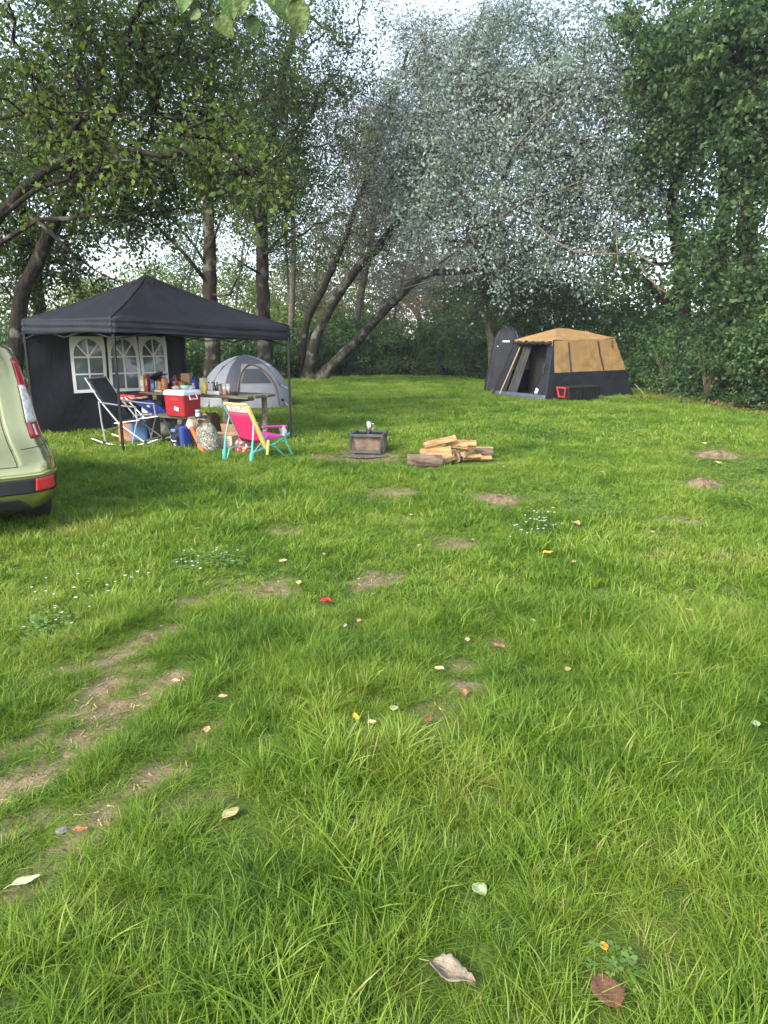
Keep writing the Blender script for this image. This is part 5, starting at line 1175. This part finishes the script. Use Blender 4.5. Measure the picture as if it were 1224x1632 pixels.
patch('bumper_valance', lambda v: -1.45 + .5 * v, lambda v: 1.45 - .5 * v, .21, .35, m_trimb, .006, mirror=False, nu=30)
patch('side_window', lambda v: 2.35 + .10 * v, lambda v: 4.1 - .5 * v, 1.06, 1.47, m_cglass, .004, nu=16)
def seam(pts, nm='panel_gap'):
    for sg in (1, -1):
        t = MB(); t.tube([Vector((p.x * sg, p.y, p.z)) for p in (csurf(u, z, .001) for u, z in pts)], .0035, 5); t.build(nm, m_seam, car)
seam([(.97, z) for z in np.linspace(.62, 1.45, 14)] ); seam([(u, .75 + .02 * max(0, u - 1)) for u in np.linspace(.97, 2.5, 14)]); seam([(u, .62) for u in np.linspace(0, .97, 8)]); seam([(2.95, z) for z in np.linspace(.3, 1.4, 12)])
for sg in (1, -1):
    t = MB(); t.grid(lambda u, v: Vector((sg * (csurf(1.0 + .13 * u, .63 + .88 * v, .004 + .006 * math.sin(math.pi * u)).x), csurf(1.0 + .13 * u, .63 + .88 * v, .004 + .006 * math.sin(math.pi * u)).y, .63 + .88 * v)), 4, 14); t.build('pillar_moulding', m_paint, car, smooth=True)
    for yw in (.86, 3.35):
        wh = MB(); wh.lathe([(.20, -.10), (.30, -.105), (.325, -.08), (.33, 0), (.325, .08), (.30, .105), (.20, .10)], (sg * .76, yw, .325), 28, Ry(math.pi / 2)); wo = wh.build('wheel', m_tyre, car, smooth=True)
        rm = MB(); rm.lathe([(.21, -.06), (.215, .09 * sg), (.19, .085 * sg), (.05, .06 * sg), (.001, .065 * sg)], (sg * .76, yw, .325), 24, Ry(math.pi / 2)); rm.build('rim', m_alu, wo, smooth=True)
        ar = MB(); ar.tube([Vector((sg * (ci(.36, CW) + .004), yw + .40 * math.cos(a), .33 + .40 * math.sin(a))) for a in np.linspace(-.1, math.pi + .1, 18)], .03, 8); ar.build('wheel_arch', m_paint, car, smooth=True)
    hl = MB(); hl.box((sg * .62, 3.98, .78), (.34, .2, .16), Rz(-sg * .4), bev=.03); hl.build('headlight', m_clear, car)
    mr = MB(); mr.box((sg * .84, 2.75, 1.05), (.18, .10, .14), bev=.03); mr.build('door_mirror', m_paint, car)
MB().box((0, -.006, .82), (.34, .012, .10), bev=.004).build('number_plate', m_white, car)
MB().box((0, .02, .90), (.5, .02, .03), bev=.006).build('tailgate_handle', m_trimb, car)
MB().box((0, .36, 1.62), (1.0, .26, .03), Rx(.08), bev=.01).build('spoiler', m_paint, car)

# ---------------------------------------------------------------- earth mounds
m_earth = M('loose_earth', (.15, .10, .06), .95, .35, 14, .9, 40, col2=(.27, .19, .12))
for (p, r_, h), lb in zip(MOUNDS, ('low crumbly earth mound beside a clover patch', 'crumbly light-brown molehill at the edge of the clover', 'broad flat earth mound below the wood edge')):
    r = np.random.default_rng(int(p.x * 100)); ph = r.uniform(0, 6, 6)
    mb = MB(); mb.grid(lambda u, v: (lambda a, t: Vector((math.cos(a) * r_ * t * (1 + .15 * math.sin(3 * a + ph[0])), math.sin(a) * r_ * .75 * t * (1 + .12 * math.sin(4 * a + ph[1])), (h + .01) * (1 - t * t) ** 1.2 - .014 + (.016 * math.sin(a * 7 + t * 23 + ph[2]) + .012 * math.sin(a * 13 - t * 31)) * (1 - t) ** .5 * min(1, t * 6))))(2 * math.pi * u, max(v, .001)), 40, 16)
    o = mb.build('earth_mound', m_earth, None, smooth=True); o.location = (p.x, p.y, .0); tag(o, lb, 'molehill', 'earth mounds on the lawn'); KEEP_SHORT.append((p.x, p.y, r_))

# ---------------------------------------------------------------- fallen leaves and scraps
def fallen(px, py, size, col, label, group=None, curl=.25, wide=.65, name='fallen_leaf', rz=None, lobed=False, cat='leaf'):
    p = G(px, py, .04); r = random.Random(px * 7 + py); k = 16
    mt = M('leaf_%d' % (px * 10000 + py), col, .65, .28, 40, .3, 120)
    root = thing(name, label, cat, (p.x, p.y, .0 if size < .09 else .018), r.uniform(0, 6.28) if rz is None else rz, group)
    def fn(u, v):
        x = (u - .5) * size; wv = math.sin(math.pi * u ** .85) ** .75 * wide * size / 2
        if lobed: wv *= 1 + .10 * math.sin(u * 38)
        y = (v * 2 - 1) * wv; return Vector((x, y, .024 + 1.3 * curl * abs(y) + .10 * curl * size * math.sin(u * 9 + v * 5) + curl * .3 * (u - .5) ** 2 * size * 2))
    MB().grid(fn, 14, 6).build('blade', mt, root, smooth=True, solid=.0012)
    MB().tube([fn(0, .5) - Vector((size * .22, 0, .008)), fn(0, .5), fn(.5, .5) + Vector((0, 0, .001)), fn(.97, .5)], [size * .012, size * .012, size * .009, .0005], 5).build('stalk', mt, root)
    KEEP_SHORT.append((p.x, p.y, size * (.75 if size < .09 else .62)))
gt = 'small tan leaves lying on the lawn'
fallen(720, 1556, .13, (.25, .20, .14), 'large tattered grey-brown dead leaf curling in long grass', curl=.55, rz=-.5, lobed=True, wide=.5)
fallen(967, 1580, .10, (.15, .065, .035), 'large dark brown ribbed leaf beside green clover leaves', curl=.15, wide=.85, rz=1.8, lobed=True)
fallen(765, 1411, .055, (.36, .44, .22), 'pale green round leaf lying on the long grass', wide=.85)
fallen(368, 1290, .075, (.42, .38, .16), 'dull yellow leaf at the edge of the bare earth', rz=.9, wide=.6)
fallen(40, 1397, .085, (.48, .52, .26), 'long pale green leaf beside the bare tracks', rz=.5, wide=.4)
fallen(128, 1315, .05, (.34, .13, .05), 'rust-orange leaf on the bare earth by the grey stone', wide=.5, rz=.1)
fallen(700, 1061, .05, (.52, .44, .22), 'straw-coloured round leaf above the grey earth patch', wide=.9)
fallen(740, 1100, .06, (.33, .17, .07), 'curled orange-brown leaf lying on the grey earth patch', curl=.5)
fallen(683, 1143, .055, (.28, .10, .04), 'red-brown leaf standing in grass below the earth patch', curl=.5, rz=1.0, wide=.45)
fallen(567, 1137, .065, (.72, .46, .05), 'bright golden yellow leaf next to a cream one', rz=1.9, wide=.42)
fallen(593, 1146, .04, (.68, .55, .30), 'small cream leaf right beside the golden leaf', wide=.9)
fallen(628, 1124, .045, (.34, .37, .18), 'faded olive leaf sunk in the grass near the golden leaf', wide=.9)
fallen(873, 881, .09, (.75, .40, .03), 'bright orange-yellow leaf below the white daisies', wide=.6, rz=.3)
fallen(519, 955, .07, (.62, .012, .03), 'bright red scrap lying on the green lawn', name='red_scrap', wide=.8, cat='scrap', curl=.5)
fallen(550, 993, .05, (.62, .62, .62), 'small white paper scrap below the red one', name='paper_scrap', wide=.4, cat='scrap')
fallen(767, 967, .055, (.32, .15, .06), 'rust-brown leaf alone on long sweeping grass', wide=.6)
fallen(795, 1025, .075, (.25, .12, .06), 'dark rusty leaf on a bare spot', wide=.6)
fallen(451, 891, .07, (.58, .45, .19), 'pale yellow leaf just below a round earth spot', wide=.8)
fallen(476, 925, .07, (.62, .43, .14), 'yellow leaf at the edge of a worn strip', wide=.6)
fallen(918, 836, .12, (.33, .25, .11), 'curled green and brown leaf right of the daisies', curl=.5)
fallen(963, 1500, .03, (.72, .40, .04), 'tiny orange petal deep in the long grass', wide=.8)
fallen(1205, 1148, .05, (.38, .45, .24), 'pale grey-green leaf alone in tall grass', wide=.8)
fallen(1122, 707, .14, (.60, .44, .07), 'yellow leaf above the broad earth mound', wide=.7)
fallen(1143, 738, .14, (.58, .52, .18), 'yellow leaf just below the broad earth mound', wide=.7)
for px, py, lb in ((668, 866, 'small tan leaf above the faint worn spot in mid lawn'), (915, 892, 'small tan leaf right of the orange-yellow leaf'), (355, 1105, 'small tan leaf at the upper end of the bare tracks'), (313, 840, 'small orange-tan leaf left of the round earth spot'),
                   (905, 1062, 'small faded leaf alone in unbroken tall grass'), (1098, 968, 'small faded leaf in the lush grass below the molehill'), (960, 750, 'small yellow-tan leaf above the clover patch'), (803, 742, 'small tan leaf just past the far end of the woodpile'),
                   (330, 1157, 'small greyish leaf on a narrow bare streak'), (1040, 845, 'small tan leaf below the crumbly molehill'), (516, 880, 'small pale leaf between the round earth spot and the long one'), (572, 985, 'small pale leaf beside the white paper scrap'),
                   (655, 818, 'small tan leaf below the flat earth spot before the fire box'), (850, 985, 'small tan leaf in grass below the orange-yellow leaf'), (280, 1080, 'small orange-brown leaf lying on the longest bare track'), (745, 1015, 'small tan leaf above the dark rusty leaf')):
    fallen(px, py, .05 + .012 * (900 - py) / 200 if py < 900 else .045, (.48, .34, .16), lb, gt, wide=.7)
sp_ = G(98, 1327); s_ = MB(); r = random.Random(3)
s_.lathe([(.012, 0), (.026, .008), (.028, .018), (.018, .028), (.001, .031)], n=9); s_.v = [(x * .8 * r.uniform(.85, 1.15), y * .6 * r.uniform(.85, 1.15), z * .7) for x, y, z in s_.v]
o = s_.build('stone', M('grey_stone', (.17, .165, .15), .85, .3, 30, .4), None); o.location = (sp_.x, sp_.y, -.004); o.rotation_euler.z = .6; tag(o, 'small grey stone on the bare track', 'stone'); KEEP_SHORT.append((sp_.x, sp_.y, .04))

def crumbs():
    r = np.random.default_rng(91); x = r.uniform(-4, 4, 60000); y = r.uniform(1.3, 11, 60000); k_ = (np.abs(x) < .6 * y + 1) & (r.uniform(0, 1, 60000) < bare(x, y) * np.clip(4.5 / y, .25, 1)); x, y = x[k_], y[k_]
    a, b = MB(), MB()
    for i, (px, py) in enumerate(zip(x, y)):
        z = float(ground_z(px, py))
        if i % 3:
            q = r.uniform(.003, .009) * (1 + py * .06); an = r.uniform(0, 6); c, s_ = math.cos(an) * q, math.sin(an) * q
            a.add([(px + c, py + s_, z), (px - s_, py + c, z + q * .2), (px - c, py - s_, z), (px + s_, py - c, z + q * .15), (px, py, z + q * r.uniform(.6, 1.1)), (px, py, z - q)], [(0, 1, 4), (1, 2, 4), (2, 3, 4), (3, 0, 4), (1, 0, 5), (2, 1, 5), (3, 2, 5), (0, 3, 5)])
        else:
            l, an = r.uniform(.015, .05), r.uniform(0, 6); c, s_ = math.cos(an), math.sin(an); w2 = .0011 + .0003 * py
            b.add([(px - s_ * w2, py + c * w2, z + .004), (px + s_ * w2, py - c * w2, z + .004), (px + c * l + s_ * w2, py + s_ * l - c * w2, z + r.uniform(.004, .014)), (px + c * l - s_ * w2, py + s_ * l + c * w2, z + .008)], [(0, 1, 2, 3)])
    tag(a.build('earth_crumbs', m_earth), 'loose earth crumbs on the worn tracks', 'earth', kind='stuff'); tag(b.build('dead_straw', M('straw', (.38, .30, .16), .8, .3, 9)), 'dead straw strewn on the worn tracks', 'straw', kind='stuff')
crumbs()
# ---------------------------------------------------------------- low plants in the lawn (uncountable)
def flower_set(name, label, spots, mat_, size):
    C = []; r = np.random.default_rng(5)
    mb = MB(); stm = MB()
    for px, py, rx, ry, n in spots:
        for _ in range(n):
            p = G(px + r.normal(0, rx), py + r.normal(0, ry)); h = r.uniform(.045, .08); s = size * r.uniform(.7, 1.2)
            stm.tube([(p.x, p.y, 0), (p.x + .005, p.y, h)], .0015, 3, cap=False)
            t = 8; c = (p.x + .005, p.y, h); a0 = r.uniform(0, 6)
            ringv = [(c[0] + s * (1 if i % 2 else .6) * math.cos(a0 + i * math.pi / t), c[1] + s * (1 if i % 2 else .6) * math.sin(a0 + i * math.pi / t), c[2] + .004) for i in range(2 * t)]
            mb.add(ringv + [c], [(i, (i + 1) % (2 * t), 2 * t) for i in range(2 * t)])
    o = mb.build(name, mat_, None); stm.build('stem', M('flower_stem', (.12, .24, .04), .6, .2), o); return tag(o, label, 'flowers', kind='stuff')
flower_set('daisy_flowers', 'white daisies scattered in the lawn', [(868, 838, 14, 10, 24), (835, 850, 16, 10, 10), (90, 962, 30, 14, 16), (350, 892, 35, 10, 12), (1010, 690, 20, 3, 18), (230, 930, 30, 8, 5), (660, 690, 60, 6, 12), (300, 905, 20, 6, 8), (80, 990, 25, 15, 8)], m_white, .0125)
def clover(name, label, spots, seed, size, mat_):
    r = np.random.default_rng(seed); V = []; LO = []; RN = []; o = 0
    for px, py, rx, ry, n in spots:
        for _ in range(n):
            p = G(px + r.normal(0, rx), max(py + r.normal(0, ry), 640)); h = r.uniform(.04, .10); a0 = r.uniform(0, 6); sc_ = size * r.uniform(.6, 1.3) * (.8 + p.y / 18); rn = r.uniform()
            for i in range(3):
                a = a0 + i * 2.094; d = np.array([math.cos(a), math.sin(a), r.uniform(-.2, .3)]); s = np.array([-math.sin(a), math.cos(a), 0]); c = np.array([p.x, p.y, h])
                V += [c, c + d * sc_ * .6 + s * sc_ * .42, c + d * sc_ + s * sc_ * .1, c + d * sc_ * .6 - s * sc_ * .42]; LO += [o, o + 1, o + 2, o, o + 2, o + 3]; RN += [rn, rn]; o += 4
    ob = bpy.data.objects.new(name, fast_mesh(name, np.array(V), 3, np.array(LO), mat_, np.array(RN))); COL.objects.link(ob); return tag(ob, label, 'ground cover', kind='stuff')
l_clover = leaf_mat('clover_leaf', (.085, .17, .04), (.13, .23, .055), (.20, .30, .09), .3)
clover('clover_cover', 'dark clover patches spreading through the lawn', [(900, 800, 55, 14, 420), (1160, 745, 50, 20, 650), (960, 825, 40, 8, 120), (1190, 790, 40, 20, 250), (75, 1010, 30, 14, 130), (345, 905, 30, 8, 100), (990, 1560, 25, 25, 14), (880, 700, 90, 10, 250)], 8, .022, l_clover)
# leaf litter below the wood edge on the right
r = np.random.default_rng(77); C = []
for _ in range(340):
    t = r.uniform(); C.append((8.1 + 2.3 * t + r.normal(0, .5), 20.5 - 7 * t + r.normal(0, .5), .03))
V, LO, RN = leaves_from_clumps(np.array(C), np.full(len(C), .22), 8, .09, 78, flat=.08, droop=0, upbias=4)
o = bpy.data.objects.new('leaf_litter', fast_mesh('leaf_litter', V, 3, LO, leaf_mat('dry_leaf', (.07, .045, .02), (.16, .10, .05), (.30, .21, .11), .1), RN)); COL.objects.link(o); tag(o, 'dry brown leaf litter under the right-hand shrubs', 'litter', kind='stuff')
# dry twigs at the foot of the right shrubs
for i, (px, lb) in enumerate(((1128, 'bundle of dry brown twigs at the foot of the shrub with no leaves'), (1065, 'thin dry twigs sprouting beside the tent-side shrub'))):
    p = gp(px, 18.9 if i == 0 else 21.5); tw = MB(); rr_ = random.Random(i)
    for _ in range(16):
        a = rr_.uniform(0, 6.28); h = rr_.uniform(.7, 1.7); l = rr_.uniform(.1, .55); tw.tube([(rr_.uniform(-.1, .1), rr_.uniform(-.1, .1), -.03), (math.cos(a) * l * .4, math.sin(a) * l * .4, h * .55), (math.cos(a) * l, math.sin(a) * l, h)], [.012, .009, .004], 5)
    o = tw.build('dry_twigs', M('dry_twig', (.16, .12, .085), .9, .3), None, smooth=True); o.location = p; tag(o, lb, 'twigs')

# ---------------------------------------------------------------- tree behind the viewer whose limb hangs in at the top
tipp = D(395, 12, 1.95); bt_ = Vector((3.4, -1.6, 0))
bo_ = thing('overhanging_tree', 'big serrated leaves hanging in from a birch limb overhead', 'tree', bt_)
mb = MB(); mb.tube([Vector((0, 0, -.1)), Vector((.05, .05, 1.5)), Vector((-.05, .1, 3)), Vector((0, 0, 4.8)), Vector((.1, -.1, 7))], [.2, .16, .14, .11, .05], 10)
lt = tipp - bt_; mb.tube([Vector((-.03, .05, 3.0)), Vector((-1.2, 1.0, 3.75)), Vector((-2.8, 2.6, 3.7)), lt + Vector((-.1, .25, .62)), lt + Vector((-.02, .05, .14)), lt], [.07, .05, .03, .012, .005, .0025], 7)
mb.tube([lt + Vector((-.02, .05, .14)), lt + Vector((.05, .03, .06)), lt + Vector((.13, .03, .03))], [.004, .003, .002], 5); mb.tube([lt + Vector((-.02, .05, .14)), lt + Vector((-.06, .0, .05)), lt + Vector((-.10, .0, .01))], [.004, .003, .002], 5)
mb.build('trunk', b_grey, bo_, smooth=True)
rr_ = np.random.default_rng(5); C = rr_.normal(0, 1, (60, 3)); C *= (1.6, 1.6, 1.3); C += (.6, -.9, 6.2)
V, LO, RN = leaves_from_clumps(C, np.full(60, .6), 60, .08, 6); o = bpy.data.objects.new('crown', fast_mesh('crown', V, 3, LO, l_alder, RN)); COL.objects.link(o); o.parent = bo_
l_birch = M('birch_leaf', (.075, .115, .022), .5, .25, 26, .3, 90); l_birch2 = M('birch_leaf_deep', (.06, .12, .025), .5, .25, 26, .3, 90)
bs = l_birch.node_tree.nodes['Principled BSDF']
def big_leaf(px, py, dpt_, size, ang, mt, tw=0.0):
    c = D(px, py, dpt_) - bt_; d = Vector((math.sin(rad(ang)), .25, -math.cos(rad(ang)))).normalized(); s = d.cross(Vector((tw, -1, .25))).normalized(); nrm = s.cross(d)
    def fn(u, v):
        wv = math.sin(math.pi * u ** .72) ** .85 * size * .38 * (1 + .05 * math.sin(u * 60)); y = (v * 2 - 1)
        return c + d * (u * size) + s * (y * wv) + nrm * (.10 * size * abs(y) + .05 * size * math.sin(u * 3 + v))
    o = MB().grid(fn, 22, 8).build('leaf', mt, bo_, smooth=True, solid=.0008)
    MB().tube([c - d * size * .3, c, c + d * size * .95], [.0011, .0011, .0004], 5).build('leaf_vein', l_birch, o)
for a in ((345, 22, 1.95, .062, 35, l_birch), (322, 20, 1.96, .035, -70, l_birch), (362, -22, 1.94, .07, 8, l_birch2), (388, -18, 1.93, .055, -10, l_birch), (402, 24, 1.97, .05, 5, l_birch2), (425, -6, 1.95, .065, 60, l_birch2), (470, -2, 1.9, .075, 12, l_birch), (440, 5, 2.0, .05, 40, l_birch2), (300, -30, 1.95, .07, -20, l_birch2), (410, -40, 1.9, .07, 30, l_birch2), (450, -45, 1.95, .07, 10, l_birch)): big_leaf(*a)

# ================================================================ GRASS (last: it parts around what lies on it)
near_v = [tuft(34, .055, .045, .165, .0042, .75, 500 + i, 4) for i in range(10)]
mid_v = [tuft(32, .08, .03, .10, .0072, .7, 520 + i, 3) for i in range(8)]
far_v = [tuft(34, .15, .025, .085, .014, .7, 540 + i, 2) for i in range(8)]
grass_zone('lawn_grass', .6, 4.2, 520, near_v, .86, 'long bright green grass blades of the lawn foreground')
grass_zone('lawn_grass', 4.2, 11, 230, mid_v, 1.0, 'green lawn grass around the firewood and chair', 2.0)
grass_zone('lawn_grass', 11, 34, 75, far_v, 1.0, 'green lawn grass in front of the tents', 3.0)


# ---------------------------------------------------------------- thin evening haze (camp smoke) in the clearing
hz = MB(); hz.box((0, 28, 14), (130, 110, 30.2)); hm = bpy.data.materials.new('haze'); hm.use_nodes = True
hn = hm.node_tree.nodes; hn.remove(hn['Principled BSDF']); pv = hn.new('ShaderNodeVolumePrincipled')
pv.inputs['Color'].default_value = (.82, .91, 1.0, 1); pv.inputs['Density'].default_value = .0006
hm.node_tree.links.new(pv.outputs[0], hn['Material Output'].inputs['Volume'])
ho = hz.build('haze', hm); tag(ho, 'thin pale evening haze filling the clearing', 'haze', kind='stuff')
